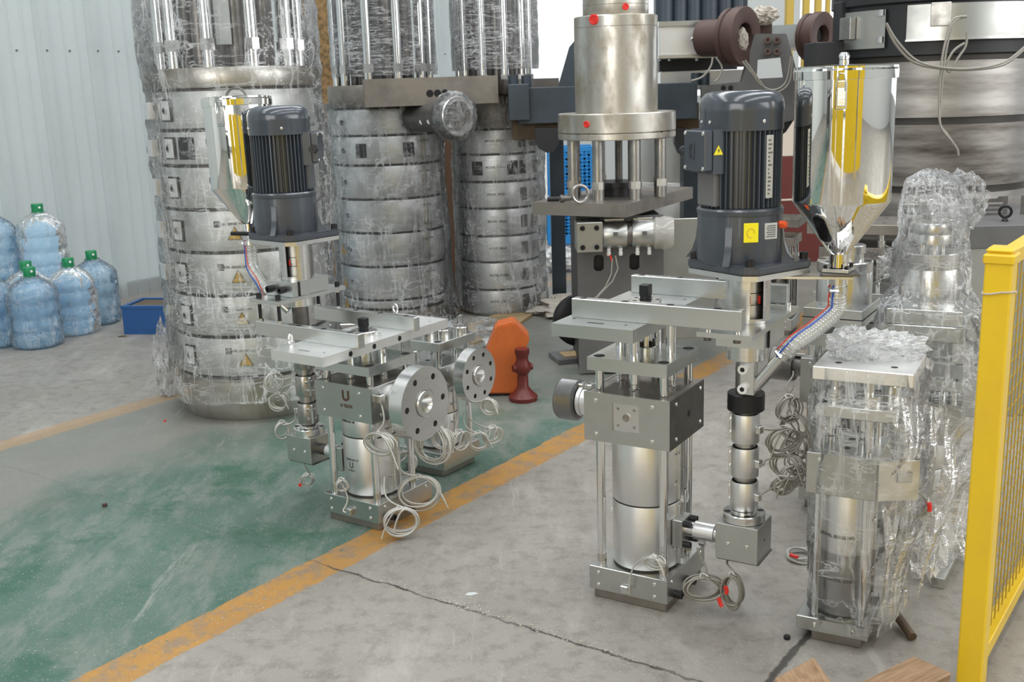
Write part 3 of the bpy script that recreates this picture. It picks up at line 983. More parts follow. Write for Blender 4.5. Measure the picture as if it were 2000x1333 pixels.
    hs = [(x, y, .0165) for x, y in rods]
    g = G(); g.prism([(px0, py0), (px1, py0), (px1, py1), (px0, py1)], m0, m1, [h for h in hs if px0+.018 < h[0] < px1-.018 and py0+.018 < h[1] < py1-.018])
    p2 = g.out('middle_plate', q.get('pmat', 'plate'), root, flat=True)
    for x, y in rods:
        hole(p2, (x, y, zr1), (0, 0, 1), .013, name='rod_recess')
    d = q['pd']
    pil = [(cx, cy-d), (cx-d, cy), (cx+d, cy), (cx, cy+d)]
    if 'z1' in q:
        for x, y in pil:
            p = G(); p.lathe([(.0150, z1), (.0150, z1+.012), (.0130, z1+.014), (.0130, z1+.026), (.0152, z1+.028), (.0152, q['z1'][0])], o=(x, y, 0), seg=24)
            p.out('pillar', 'chrome', root)
        sc = G(); sc.lathe([(.036, m1), (.036, m1+.019), (.034, m1+.021), (.020, m1+.021), (.018, q['z1'][0])], o=(cx, cy, 0), seg=40)
        sc = sc.out('spindle_flange', 'turned', root)
        for a in (-100, -20, 70, 160): bolt(sc, (cx+.027*cos(R_(a)), cy+.027*sin(R_(a)), m1+.021), (0, 0, 1), .0065, 1.3)
        # top plate
        x0, x1, y0, y1 = q['p1']
        def sl(x, y, l, w_): return [(x-l, y-w_), (x+l, y-w_), (x+l+w_*.8, y), (x+l, y+w_), (x-l, y+w_), (x-l-w_*.8, y)]
        hs = [sl((x0+x1)/2-.01, y0+.045, .022, .0055), (x0+.03, y0+.075, .0055), (x1-.045, y0+.055, .005), ((x0+x1)/2+.05, cy+.06, .006), ((x0+x1)/2+.08, cy+.03, .0045), (x1-.03, y1-.07, .005)]
        g = G(); g.prism([(x0, y0), (x1, y0), (x1, y1), (x0, y1)], q['z1'][0], q['z1'][1], hs)
        bmesh.ops.recalc_face_normals(g.bm, faces=g.bm.faces[:])
        p1 = g.out('top_plate', q.get('p1mat', 'plate'), root, flat=True)
        for b in q.get('edge_holes', ()): hole(p1, (x1, b, (q['z1'][0]+q['z1'][1])/2), (1, 0, 0), .0085)
        zt = q['z1'][1]
        dz = G(); dz.lathe([(.0485, 0), (.0485, .020), (.046, .0225), (.020, .0225), (.020, .015), (0, .015)], o=(cx, cy, zt), seg=48)
        dz = dz.out('spindle_cap', 'turned', root)
        for a in range(5): hole(dz, (cx+.035*cos(a*2*PI/5+.3), cy+.035*sin(a*2*PI/5+.3), zt+.0225), (0, 0, 1), .006)
        bt = G(); bt.cyl((cx, cy, zt+.015), (cx, cy, zt+.036), .0165, 24); bt.box(cx-.0145, cx+.0145, cy-.0145, cy+.0145, zt+.034, zt+.066, .002)
        bt.out('square_drive', 'black', root)
        # the two rails
        for (b0, b1) in q['rails']:
            a0, a1 = q['rx1']
            r_ = B3(a0, a1, b0, b1, zt, q['zrail'], .0018).out('rail', q.get('rmat', 'plate'), root)
            for x in q['rail_holes']:
                hole(r_, (x, (b0+b1)/2, q['zrail']), (0, 0, 1), .0095)
        # carrier plate for the feed column
        sx, sy = q['col']
        c0, c1 = q['clamp_z']
        ca0, ca1, cb0, cb1 = q['clamp']
        g = G(); g.prism([(ca0, cb0), (ca1, cb0), (ca1, cb1), (ca0, cb1)], c0, c1, [(sx, sy, .05)] if ca0 < sx-.055 and ca1 > sx+.055 else ())
        cp = g.out('carrier_plate', 'plate', root, flat=True)
        k0, k1 = q['cblk_z']
        ka0, ka1, kb0, kb1 = q['cblk']
        g = G(); g.prism([(ka0, kb0), (ka1, kb0), (ka1, kb1), (ka0, kb1)], k0, k1, [(sx, sy, .0465)])
        ck = g.out('clamp_block', 'plate', root, flat=True)
        G().box(ka1, ka1+.005, kb0+.03, kb0+.034, k0, k1).out('clamp_slot', 'hole', ck)
        for x, b in q['stand']:
            if q['style'] == 'L':
                g = G(); g.cyl((x, b, zt+.04), (x, b, c1), .0065, 14); sd = g.out('stud', 'black', root)
                bolt(root, (x, b, c1), (0, 0, 1), .0095, 1.1)
                for z in (q['zrail'], c0-.008): G().cyl((x, b, z), (x, b, z+.008), .0105, 6).out('nut', 'turned', root)
            else:
                G().cyl((x, b, c1), (x, b, zt+.001), .009, 18).out('spacer', 'chrome', root)
                G().cyl((x, b, c0-.012), (x, b, c0), .010, 18).out('bolt', 'dark_steel', root)
        for b in (kb0+.03, kb0+.075) if q['style'] == 'L' else ():
            bolt(ck, (ka0+.03+(b-kb0-.03)*1.3, kb0, (k0+k1)/2), (0, -1, 0), .0125, 1.3)
        # feed screw column
        cz = q['colz']
        col = (sx, sy)
        bz0, bz1 = cz['box']
        gb = B3(sx-.061, sx+.061, sy-.062, sy+.062, bz0, bz1, .0012).out('angle_block', 'housing', root)
        B3(sx-.058, sx+.064, sy-.058, sy+.065, bz0-.004, bz0+.001, .0005).out('under_plate', 'dark_steel', gb)
        for x in (-.025, .03): screw(gb, (sx+x, sy-.062, (bz0+bz1)/2-.004), (0, -1, 0), .006)
        hole(gb, (sx+.061, sy+.0, (bz0+bz1)/2), (1, 0, 0), .004)
        g = G(); g.lathe([(.059, bz1+.001), (.059, bz1+.022), (.057, bz1+.0245), (.034, bz1+.0245), (.034, bz1+.030), (.028, bz1+.036)], o=(sx, sy, 0), seg=48)
        fl = g.out('ring_flange', 'turned', root)
        for a in (-60, 30, 120, 210): hole(fl, (sx+.047*cos(R_(a)), sy+.047*sin(R_(a)), bz1+.0245), (0, 0, 1), .0085)
        G().cyl((sx, sy, bz1+.02), (sx, sy, cz['tube']), .0285, 32).out('screw_barrel', 'old_pillar', root)
        for i, (s0, s1) in enumerate(cz['sleeves']):
            sl_ = heater_sleeve(root, col, s0, s1, .0385, 190 if q['style'] == 'R' else -25, q.get('slmat', 'satin'))
            cd_ = R_(-15 if q['style'] == 'R' else 185)
            connector(sl_, (sx+.038*cos(cd_), sy+.038*sin(cd_), (s0+s1)/2), (cos(cd_), sin(cd_), 0), 1.)
        if cz.get('ring'):
            a0, a1 = cz['ring']
            g = G(); g.lathe([(.03, a0), (.049, a0), (.051, a0+.002), (.051, a1-.002), (.049, a1), (.03, a1)], o=(sx, sy, 0), seg=48, closed=True)
            rg = g.out('locking_ring', 'black', root)
            for a in (-150, -95, -20): hole(rg, (sx+.0505*cos(R_(a)), sy+.0505*sin(R_(a)), (a0+a1)/2), (cos(R_(a)), sin(R_(a)), 0), .007)
        t0, t1 = cz['throat']
        G().cyl((sx, sy, t0), (sx, sy, t1), .030, 32).out('feed_throat', 'old_pillar' if q['style'] == 'R' else 'dark_steel', root)
        if q['style'] == 'R':
            th = B3(sx-.004, sx+.036, sy-.046, sy-.020, t0+.006, t1-.01, .002).out('throat_jacket', 'turned', root)
            for z in (t0+.025, t1-.032):
                G().cyl((sx+.008, sy-.046, z), (sx+.008, sy-.060, z), .0135, 20).out('coolant_port', 'white_tile', th)
                G().cyl((sx+.008, sy-.060, z), (sx+.008, sy-.0605, z), .0065, 14).out('port_bore', 'hole', th)
        b0, b1 = cz['bearing']
        g = G(); g.lathe([(.03, b0), (.053, b0), (.057, b0+.003), (.057, b1), (.0, b1)], o=(sx, sy, 0), seg=48); g.out('bearing_housing', 'turned', root)
        # coupling housing with a window
        k0, k1 = cz['coupling']
        wa = R_(-48 if q['style'] == 'R' else -62)
        g = G(); g.lathe([(.060, k0), (.060, k1), (.056, k1), (.056, k0)], o=(sx, sy, 0), seg=40, closed=True, a0=wa+.32, a1=wa+2*PI-.32)
        # caps for the cut ends
        g.out('coupling_housing', 'turned', root)
        for s0, s1 in ((k0, k0+.012), (k1-.010, k1)):
            g = G(); g.lathe([(.0602, s0), (.0602, s1), (.056, s1), (.056, s0)], o=(sx, sy, 0), seg=40, closed=True); g.out('housing_rim', 'turned', root)
        cpg = G(); cpg.lathe([(.040, k0+.002), (.040, k0+.05), (.038, k0+.052), (.038, k0+.056), (.040, k0+.058), (.040, k1-.012)], o=(sx, sy, 0), seg=32)
        cpg = cpg.out('coupling', 'satin', root)
        for dz in (.058, .09):
            G().lathe([(.0402, 0), (.0408, 0), (.0408, .002), (.0402, .002)], o=(sx, sy, k0+dz-.012), seg=32, closed=True).out('coupling_joint', 'hole', cpg)
        g = G(MX.Translation((sx, sy, 0)) @ MX.Rotation(wa, 4, 'Z')); g.box(.0395, .0415, -.016, -.010, k0+.05, k0+.072, .0005); g.out('red_mark', 'red', cpg)
        g = G(MX.Translation((sx, sy, 0)) @ MX.Rotation(wa, 4, 'Z')); g.box(.0395, .0415, .012, .018, k0+.05, k0+.072, .0005); g.out('red_mark', 'red', cpg)
        # motor plate and motor
        g = G(MX.Translation((sx, sy, 0)) @ MX.Rotation(R_(q['mrot']), 4, 'Z'))
        s, k = .126, .028
        g.prism([(-s+k, -s), (s-k, -s), (s, -s+k), (s, s-k), (s-k, s), (-s+k, s), (-s, s-k), (-s, -s+k)], k1, k1+.014)
        g.out('motor_plate', 'steel', root, flat=True)
        gear_motor(root, col, k1+.015, R_(q['mrot']), q['boxdir'], q['style'])
    return root

# ---- right machine
OR = V((.424, 2.873, 0)); AR = -31.0
qR = dict(style='R', W=.25, D=.30, core=(-.115, .115), zbase=.102, z2=(.708, .746), block=(-.252, .012, -.014, .25), rx=(-.218, -.020), ry=(.022, .205),
          zk=(.505, .643), br=.1, seams=[.306], port=(-.163, -.080, .538, .622), smat='dark_steel', sidehole=(.129, .573), p2=(-.245, 0, -.004, .230), pd=.078,
          z1=(.843, .878), p1=(-.262, -.022, -.178, .325), rails=((-.092, -.064), (.300, .328)), rx1=(-.245, .238), zrail=.932, rail_holes=(-.215, -.09, .04, .17),
          col=(.186, .113), clamp=(.112, .262, -.075, .345), clamp_z=(.852, .866), cblk=(.118, .252, .055, .235), cblk_z=(.800, .851),
          stand=((.135, -.055), (.215, -.055), (.150, .322), (.235, .322)), mrot=-25, boxdir=-128,
          colz=dict(box=(.182, .288), sleeves=((.322, .405), (.420, .505), (.520, .603)), tube=.64, ring=(.612, .662), throat=(.660, .772), bearing=(.758, .806), coupling=(.8665, .998)))
mr = extruder('feed_extruder', 'nearest unwrapped steel machine, with black locking ring, blue-grey motor carrying yellow sticker, and large hopper', OR, AR, qR)
XR = PM[mr.name]
def loc(root, px, py, **k):
    """pixel to a point on a local plane a=/b=/z= of a machine"""
    mi = PM[root.name].inverted()
    n, v_ = list(k.items())[0]
    i = 'abz'.index(n)
    o_ = mi @ CC; d_ = mi.to_3x3() @ ray(px, py)
    return o_ + d_*((v_-o_[i])/d_[i])
# connector between the base and the screw column
G().box(-.018, .014, .078, .150, .175, .260, .002).out('side_manifold', 'housing', mr)
for y in (.088, .140):
    for z in (.186, .249): bolt(mr, (.014, y, z), (1, 0, 0), .0095, 1.5)
G().lathe([(.022, 0), (.022, .105)], o=(.014, .114, .226), ax=(1, 0, 0), seg=28).out('transfer_tube', 'turned', mr)
g = G(); g.lathe([(.023, 0), (.027, .001), (.027, .062), (.023, .063)], o=(.040, .114, .226), ax=(1, 0, 0), seg=36, closed=True)
tube_h = g.out('tube_heater', 'satin', mr)
connector(tube_h, (.072, .091, .205), (0, -1, -.7), .9)
# threaded outlet on the left
g = G(); g.lathe([(.042, 0), (.042, .062), (.046, .063), (.046, .075)], o=(-.250, .112, .575), ax=(-1, 0, 0), seg=40); ol = g.out('outlet_neck', 'satin', mr)
g = G(); pr = [(.040, .078), (.056, .078), (.062, .082)]
for i in range(14): pr += [(.0632, .084+i*.004), (.0618, .086+i*.004)]
pr += [(.060, .142), (.056, .144), (.0, .144)]
g.lathe(pr, o=(-.250, .112, .575), ax=(-1, 0, 0), seg=56); g.out('threaded_ring', 'thread', mr, ang=60)
g = G(); g.box(-.330, -.250, .100, .128, .617, .630, .002); g.out('neck_clamp', 'turned', ol)
for x in (-.305, -.275):
    for z, s in ((.628, 1),):
        G().cyl((x, .075, .632), (x, .135, .632), .003, 8).out('clamp_screw', 'chrome', ol)
for z in (.605, .548, .530): G().lathe([(0, .012), (.008, .010), (.009, 0)], o=(-.262, .062, z), ax=(-.3, -1, 0), seg=12).out('white_lug', 'white_plastic', ol)
# hopper, bracket and feed hose
hc = (.405, .190)
hp, HB = hopper(mr, hc, 1.012, 1.522, .124, latch=-80, style='R')
def plate_between(root, p, q_, wd, z0, z1, mat, name):
    p, q_ = V(p), V(q_); d = (q_-p).normalized(); n_ = V((-d.y, d.x))*wd/2
    return G().prism([(p+n_)[:2], (p-n_)[:2], (q_-n_)[:2], (q_+n_)[:2]], z0, z1).out(name, mat, root, flat=True)
plate_between(mr, (.25, .135), (.44, .195), .060, .984, .990, 'turned', 'hopper_bracket')
plate_between(mr, (.365, .170), (.452, .205), .085, .993, .999, 'dark_steel', 'slide_gate')
G().box(hc[0]-.034, hc[0]+.034, hc[1]-.034, hc[1]+.034, 1.0, 1.010, .001).out('neck_flange', 'turned', mr)
for a in (-1, 1):
    for b in (-1, 1): bolt(mr, (hc[0]+a*.027, hc[1]+b*.027, 1.010), (0, 0, 1), .005, 1.1)
G().cyl((hc[0], hc[1], .93), (hc[0], hc[1], .985), .0225, 24).out('outlet_spigot', 'turned', mr)
pA = loc(mr, 1487, 742, b=.085); pB = loc(mr, 1541, 688, a=pA.x+.075)
pB = V((pA.x+.066, pA.y-.012, pA.z+.082))
d_ = (pB-pA).normalized()
G().cyl(pA-d_*.03, pB+d_*.01, .0165, 28).out('inlet_pipe', 'turned', mr)
e_ = V((hc[0], hc[1], .965))
hose(mr, [pB-d_*.01, pB+d_*.035, pB.lerp(e_, .45)+V((.012, 0, -.022)), e_+V((-.006, 0, -.075)), e_+V((0, 0, -.03)), e_], .0225, 30)
# its cables
def wl_(root, a, b, z): return PM[root.name] @ V((a, b, z))
coil(mr, wl_(mr, -.112, -.02, .048), at(1278, 1100, 2.86), .030, 4, .0024, seed=3, squash=.55, sag=-.05, tails=2)
coil(mr, wl_(mr, .072, .08, .19), at(1375, 1150, 2.84), .056, 6, .0030, 'grey_wire', seed=5, squash=.62, red=True)
coil(mr, wl_(mr, .15, .10, .178), at(1430, 1155, 2.82), .026, 6, .0030, 'grey_wire', seed=8, squash=1.9, red=True, sag=0)
for i, (z, px, py, rr) in enumerate(((.562, 1532, 862, .050), (.462, 1536, 912, .052), (.362, 1528, 950, .030))):
    s_ = wl_(mr, .186+.048, .113-.014, z)
    coil(mr, s_, at(px, py, s_.y+.02), rr, 5, .0027, 'grey_wire', seed=20+i, squash=.7, sag=.0)

# ---- left machine
OL = V((-.483, 3.54, 0)); AL = -34.5
qL = dict(style='L', W=.255, D=.30, core=(-.130, .125), zbase=.099, z2=(.562, .594), block=(-.252, .006, -.012, .25), rx=(-.222, -.022), ry=(.022, .215),
          zk=(.402, .521), br=.1, seams=[.318], p2=(-.252, 0, -.004, .240), pd=.080, hmat='housing',
          z1=(.632, .665), p1=(-.278, -.040, -.178, .490), rails=((-.036, -.004), (.258, .290)), rx1=(-.500, -.010), zrail=.716, rail_holes=(-.30, -.18, -.06), p1mat='bright', edge_holes=(-.045, .075, .21),
          col=(-.43, .120), clamp=(-.512, -.366, -.045, .298), clamp_z=(.785, .799), cblk=(-.497, -.368, .030, .212), cblk_z=(.8, .853), slmat='old_pillar',
          stand=((-.488, -.020), (-.392, -.020), (-.488, .274), (-.385, .274)), mrot=-5, boxdir=33,
          colz=dict(box=(.166, .265), sleeves=((.305, .385), (.412, .490), (.515, .59)), tube=.72, throat=(.66, .79), bearing=(.752, .800), coupling=(.8535, .989)))
ml = extruder('feed_extruder', 'unwrapped steel machine straddling the orange stripe, with blue-grey motor, tilted hopper and broad bolted flange', OL, AL, qL)
hl = (-.695, .150)
hopper(ml, hl, 1.0, 1.492, .1225, latch=-72, style='L', tilt=R_(-3.5), tdir=R_(60))
plate_between(ml, (-.52, .10), (-.69, .15), .055, .982, .988, 'turned', 'hopper_bracket')
G().cyl((-.75, .11, 1.0), (-.66, .135, 1.0), .008, 14).out('gate_handle', 'black', ml)
G().cyl((hl[0], hl[1], .955), (hl[0], hl[1], 1.0), .0225, 24).out('outlet_spigot', 'turned', ml)
pt = V((-.43-.028, .09, .735))
tp = V((-.52, .06, .800))
G().cyl(pt, tp+V((-.01, -.004, .012)), .0165, 20).out('inlet_pipe', 'turned', ml)
hose(ml, [V((hl[0], hl[1], .975)), V((hl[0]+.004, hl[1]-.005, .93)), V((hl[0]+.035, hl[1]-.03, .87)), tp+V((-.03, -.005, .04)), tp], .0215, 26)
# transfer tube to the angle block
G().box(-.262, -.236, .080, .150, .155, .245, .002).out('side_manifold', 'housing', ml)
for y in (.088, .142):
    for z in (.165, .235): bolt(ml, (-.262, y, z), (-1, 0, 0), .0095, 1.5)
G().lathe([(.021, 0), (.021, .112)], o=(-.262, .114, .212), ax=(-1, 0, 0), seg=28).out('transfer_tube', 'dark_steel', ml)
G().lathe([(.022, .02), (.026, .02), (.026, .07), (.022, .07)], o=(-.262, .114, .212), ax=(-1, 0, 0), seg=28, closed=True).out('tube_heater', 'satin', ml)
# lifting eyes
eye_bolt(ml, (-.262+.015, -.115, .665), (0, 0, 1), .0165, roll=.5)
eye_bolt(ml, (-.255, .445, .665), (0, 0, 1), .0165, roll=1.2)
# black handle at the back right and bolted outlet flange
G().cyl((.0, .135, .385), (.085, .12, .365), .0085, 16).out('lock_handle', 'black', ml)
def big_flange(root, x0, y, z, Rf, L, rn, holes, name='outlet'):
    g = G(); g.lathe([(rn, 0), (rn, L*.16), (rn*.93, L*.17), (rn*.93, L*.23), (rn, L*.24), (rn, L)], o=(x0, y, z), ax=(1, 0, 0), seg=44)
    nk = g.out('outlet_neck', 'satin', root)
    G().box(x0+.02, x0+L-.01, y-.004, y+.004, z+rn-.002, z+rn+.010, .001).out('neck_clamp', 'turned', nk)
    G().box(x0+.02, x0+L-.01, y+.016, y+.022, z+rn-.006, z+rn+.007, .001).out('neck_clamp', 'turned', nk)
    for k_ in (.35, .8): G().cyl((x0+L*k_, y-.018, z+rn+.006), (x0+L*k_, y+.034, z+rn+.004), .003, 8).out('clamp_screw', 'chrome', nk)
    F = MX.Translation((x0+L, y, z)) @ MX.Rotation(PI/2, 4, 'Y')
    th = Rf*.42
    circ = [(Rf*cos(2*PI*i/72), Rf*sin(2*PI*i/72)) for i in range(72)]
    pc = Rf*.76
    g = G(F); g.prism(circ, 0, th, [(pc*cos(2*PI*(i+.5)/holes), pc*sin(2*PI*(i+.5)/holes), Rf*.085) for i in range(holes)]+[(0, 0, Rf*.42)])
    fg = g.out('outlet_flange', 'turned', root, ang=25)
    g = G(F); g.lathe([(Rf*.42, th-.014), (Rf*.42, th-.004), (Rf*.375, th-.004), (Rf*.355, th+.007), (Rf*.24, th+.007), (Rf*.22, th+.001), (Rf*.07, th-.045), (0, th-.045)], seg=56)
    g.out('seal_face', 'turned', fg)
    for i in range(holes):
        a = 2*PI*(i+.5)/holes
        G(F).lathe([(0, th*.45), (Rf*.084, th*.45)], o=(pc*cos(a), pc*sin(a), 0), seg=16).out('hole_shadow', 'dark_steel', fg)
    return fg
big_flange(ml, .006, .105, .462, .128, .088, .049, 6)
hole(ml, (.062, .052, .445), (0, -1, 0), .010, 'dark_steel')
connector(ml, (.006, .030, .480), (1, 0, 0), 1.3)
# maker's mark on the head block and on the lower sleeve
def front_text(s, size, x, y, z, root, mat):
    return text(s, size, root, MX.Translation((x, y, z)) @ MX.Rotation(PI/2, 4, 'X'), mat)
front_text('U', .050, -.108, -.0125, .468, ml, 'brown_print')
front_text('U TECH', .0155, -.108, -.0125, .443, ml, 'brown_print')
def wrap_text(s, size, root, c, r, z, ang, mat, depth=.0005):
    cu_ = text(s, size, root, MX.Identity(4), mat, 'lettering', depth)
    me = cu_.data
    for v_ in me.vertices:
        x, y, zz = v_.co
        a = R_(ang)+x/r
        v_.co = V((c[0]+(r+zz+.0004)*cos(a), c[1]+(r+zz+.0004)*sin(a), z+y))
    return cu_
wrap_text('U', .030, ml, (-.130, .125), .1, .205, -95, 'print')
wrap_text('U TECH', .009, ml, (-.130, .125), .1, .192, -95, 'print')
wrap_text('SERIES NO 37', .010, ml, (-.130, .125), .1, .232, -93, 'print')
wrap_text('SERIES NO 38', .011, ml, (-.130, .125), .1, .373, -98, 'print')
# cables of the left machine
W_ = lambda a, b, z: wl_(ml, a, b, z)
coil(ml, W_(.018, .03, .47), at(742, 868, 3.5), .070, 5, .0032, seed=31, squash=.55, tails=2)
coil(ml, W_(.03, .03, .36), at(843, 868, 3.66), .075, 5, .0032, seed=32, squash=.95, tails=1)
coil(ml, W_(.03, .05, .30), at(819, 962, 3.62), .078, 7, .0032, seed=33, squash=.75, tails=2)
coil(ml, W_(.01, .02, .20), at(783, 1020, 3.47), .062, 6, .0032, seed=34, squash=.8, tails=2)
coil(ml, W_(-.13, -.02, .055), at(668, 950, 3.62), .020, 4, .0030, seed=35, squash=1.1, tails=1)
coil(ml, W_(-.46, .12, .158), at(599, 938, 3.95), .024, 5, .0028, seed=36, squash=.8, red=True)
coil(ml, W_(-.49, .12, .35), at(552, 842, 3.95), .030, 5, .0030, seed=37, squash=1.1)
coil(ml, W_(-.48, .12, .50), at(536, 745, 4.0), .036, 5, .0030, seed=38, squash=.9)
coil(ml, W_(-.48, .12, .46), at(545, 785, 4.0), .036, 6, .0030, seed=39, squash=.9, sag=0)
coil(ml, W_(.02, .06, .26), at(790, 905, 3.75), .045, 4, .0030, seed=40, squash=.9)

# ---- third machine, behind the left one, without motor
def small_filter(name, label, pos, ang, q):
    root = thing(name, label, 'machine', V((pos[0], pos[1], 0)), R_(ang))
    W, D = q['W'], q['D']
    cx, cy = -W/2, D/2
    zb = q['zbase']; z0, z1 = q['zk']; m0, m1 = q['z2']
    pm = q.get('pmat', 'plate')
    G().box(-W+.02, -.02, .012, D-.012, 0, .04, .002).out('foot_plate', 'dirty_steel', root)
    bs = G().box(-W-q.get('blip', 0), 0, 0, D, .03, zb, .002).out('base_housing', 'housing', root)
    for a in (-W+.03, -.04):
        for z in (.048, zb-.018): screw(bs, (a, 0, z), (0, -1, 0), .006)
    rr = q.get('rr', .012)
    rd = [(-W+.025, .025), (-.025, .025), (-.025, D-.03), (-W+.025, D-.03)]
    for x, y in rd: G().cyl((x, y, zb-.002), (x, y, m1), rr, 20).out('tie_rod', 'chrome', root)
    br = q['br']
    G().cyl((cx, cy, zb-.01), (cx, cy, z0+.01), br-.004, 36).out('barrel', 'groove', root)
    lv = [zb+.004]+q['seams']+[z0-.002]
    for i in range(len(lv)-1):
        sl = heater_sleeve(root, (cx, cy), lv[i]+.002, lv[i+1]-.002, br, q.get('ear', 0), q.get('slmat', 'satin'), seg=48)
    bk = G().box(-W-.004, .006, -.008, D, z0, z1, .0015).out('head_block', 'housing', root)
    for a in (-W+.03, -.04):
        for z in (z0+.018, z1-.018): screw(bk, (a, -.008, z), (0, -1, 0), .006)
    for b in (.035, D-.04):
        for z in (z0+.018, z1-.018): screw(bk, (.006, b, z), (1, 0, 0), .006)
    for a in (.25, .5, .75):
        for b in (.3, .7): hole(bk, (-W*a, D*b, z1), (0, 0, 1), .009)
    p2 = G().box(q['p2'][0], q['p2'][1], q['p2'][2], q['p2'][3], m0, m1, .0015).out('middle_plate', pm, root)
    for x, y in rd: hole(p2, (x, y, m1+.0003), (0, 0, 1), .012)
    for x in (-.25*W, -.75*W):
        for y in (.3*D, .72*D):
            g = G(); g.lathe([(.013, z1), (.013, z1+.03), (.010, z1+.034), (.010, z1+.05), (.013, z1+.054), (.013, m0)], o=(x, y, 0), seg=18); g.out('pillar', 'chrome', root)
    for (x, y, r_, h) in q.get('discs', ()):
        g = G(); g.lathe([(r_, m1), (r_, m1+h-.002), (r_-.002, m1+h), (r_*.45, m1+h), (r_*.45, m1+h-.006), (0, m1+h-.006)], o=(x, y, 0), seg=32)
        dsc = g.out('spindle_cap', 'turned', root)
    if 'z1' in q:
        a0, a1 = q['z1']
        p1 = G().box(*q['p1'], a0, a1, .002).out('top_plate', q.get('p1mat', pm), root)
        for x, y in ((.22, .25), (.78, .25), (.5, .5), (.78, .8)):
            hole(p1, (q['p1'][0]+(q['p1'][1]-q['p1'][0])*x, q['p1'][2]+(q['p1'][3]-q['p1'][2])*y, a1), (0, 0, 1), .008)
        for (x, y, r_, h) in q.get('posts', ()):
            g = G(); g.lathe([(r_, m1), (r_, m1+h), (.014, m1+h), (.014, a0)], o=(x, y, 0), seg=32); g.out('post', 'turned', root)
    return root
O3 = gz(857, 672, .55)
q3 = dict(W=.235, D=.235, zbase=.10, zk=(.365, .455), z2=(.515, .55), br=.085, seams=[.24], p2=(-.145, .0, 0, .235), discs=((-.100, .06, .028, .028), (-.070, .115, .028, .028), (-.035, .185, .030, .030)), pmat='plate')
m3 = small_filter('filter_unit', 'motorless steel machine between the left machine and the yellow-brown plywood, with smaller bolted flange', (O3.x, O3.y), -35, q3)
for x, y in ((-.045, .18), (-.03, .195)): G().cyl((x, y, .57), (x, y, .62), .003, 8).out('pin', 'chrome', m3)
f3 = big_flange(m3, .006, .10, .415, .108, .062, .040, 8)
W3 = lambda a, b, z: wl_(m3, a, b, z)
coil(m3, W3(.03, .05, .36), at(955, 795, 4.0), .034, 5, .0030, seed=51, squash=.9)
coil(m3, W3(.03, .05, .26), at(897, 862, 3.95), .044, 6, .0030, seed=52, squash=.85)
coil(m3, W3(.04, .08, .26), at(935, 862, 4.05), .040, 5, .0030, seed=53, squash=.85)
coil(m3, W3(.05, .10, .26), at(962, 850, 4.15), .038, 5, .0030, seed=54, squash=.85)
coil(m3, W3(.02, .02, .28), at(862, 860, 3.85), .044, 5, .0030, seed=55, squash=.9)

# ---- wrapped machines on the right
O4 = gz(1693, 1275)
q4 = dict(W=.17, D=.20, blip=.02, zbase=.070, zk=(.432, .545), z2=(.647, .678), br=.074, seams=[.25, .085], p2=(-.155, .045, -.012, .20), slmat='satin', pmat='plate',
          z1=(.745, .780), p1=(-.165, .082, -.015, .215), p1mat='bright', posts=((-.115, .035, .026, .038), (-.03, .03, .034, .030), (.01, .13, .024, .03)), rr=.0105)
m4 = small_filter('filter_unit', 'film-wrapped steel machine nearest the yellow gate, with pale square top plate', (O4.x, O4.y), AR+3, q4)
W4 = lambda a, b, z: wl_(m4, a, b, z)
# hinged cover plate turned towards the camera, with its connector
X = MX.Translation((.010, -.012, .435)) @ MX.Rotation(R_(28), 4, 'Z')
cv = G(X).box(.0, .105, 0, .005, 0, .108, .001).out('side_cover', 'bright', m4)
tb = G(X).box(.045, .085, -.008, 0, .052, .080, .002).out('terminal_socket', 'turned', cv)
coil(m4, W4(.085, .03, .49), at(1785, 985, 2.66), .038, 5, .0030, seed=61, squash=.95, sag=.0, red=True)
wrap_text('MODEL SERIES NO', .012, m4, (-.085, .10), .074, .300, -100, 'print')
wrap_text('HOPE MODEL SERIES', .011, m4, (-.085, .10), .074, .175, -98, 'print')
G().cyl((.10, .11, .0125), (.045, .19, .03), .0125, 20).out('support_bar', 'rust', m4)

O5 = V((1.180, 3.547, 0))
q5 = dict(W=.20, D=.26, zbase=.100, zk=(.395, .555), z2=(.60, .645), br=.088, seams=[.25], p2=(-.20, 0, -.005, .26), slmat='groove', pmat='plate',
          z1=(.672, .735), p1=(-.20, .0, -.01, .28), rr=.013)
m5 = small_filter('filter_unit', 'steel machine with broad cylinder behind the feed hose, standing beyond tangled cables', (O5.x, O5.y), AR, q5)
G().box(-.202, .002, -.012, .282, .7005, .7035).out('plate_joint', 'hole', m5)
g = G(); g.lathe([(.094, .735), (.094, .845), (.0935, .846), (.094, .847), (.094, .880), (.091, .884), (.0, .884)], o=(-.098, .13, 0), seg=56); c5 = g.out('top_cylinder', 'turned', m5)
for i in range(6): hole(c5, (-.098+.078*cos(i*PI/3), .13+.078*sin(i*PI/3), .884), (0, 0, 1), .011)
g = G(); g.lathe([(.045, .884), (.045, .905), (.050, .907), (.050, .932), (.047, .935), (0, .935)], o=(-.085, .15, 0), seg=40); g.out('upper_cap', 'turned', m5)
g = G(); g.lathe([(.042, .0), (.042, .05), (.060, .052), (.062, .06), (.062, .13), (.058, .135), (0, .135)], o=(-.20, .10, .50), ax=(-1, 0, 0), seg=48); g.out('threaded_outlet', 'dark_steel', m5)
G().box(-.25, -.205, .06, .12, .54, .552, .002).out('neck_clamp', 'turned', m5)
G().tube([(-.12, -.02, .50), (-.10, -.028, .35), (-.105, -.026, .2), (-.10, -.02, .11)], .012, 10).out('conduit', 'black', m5)
W5 = lambda a, b, z: wl_(m5, a, b, z)
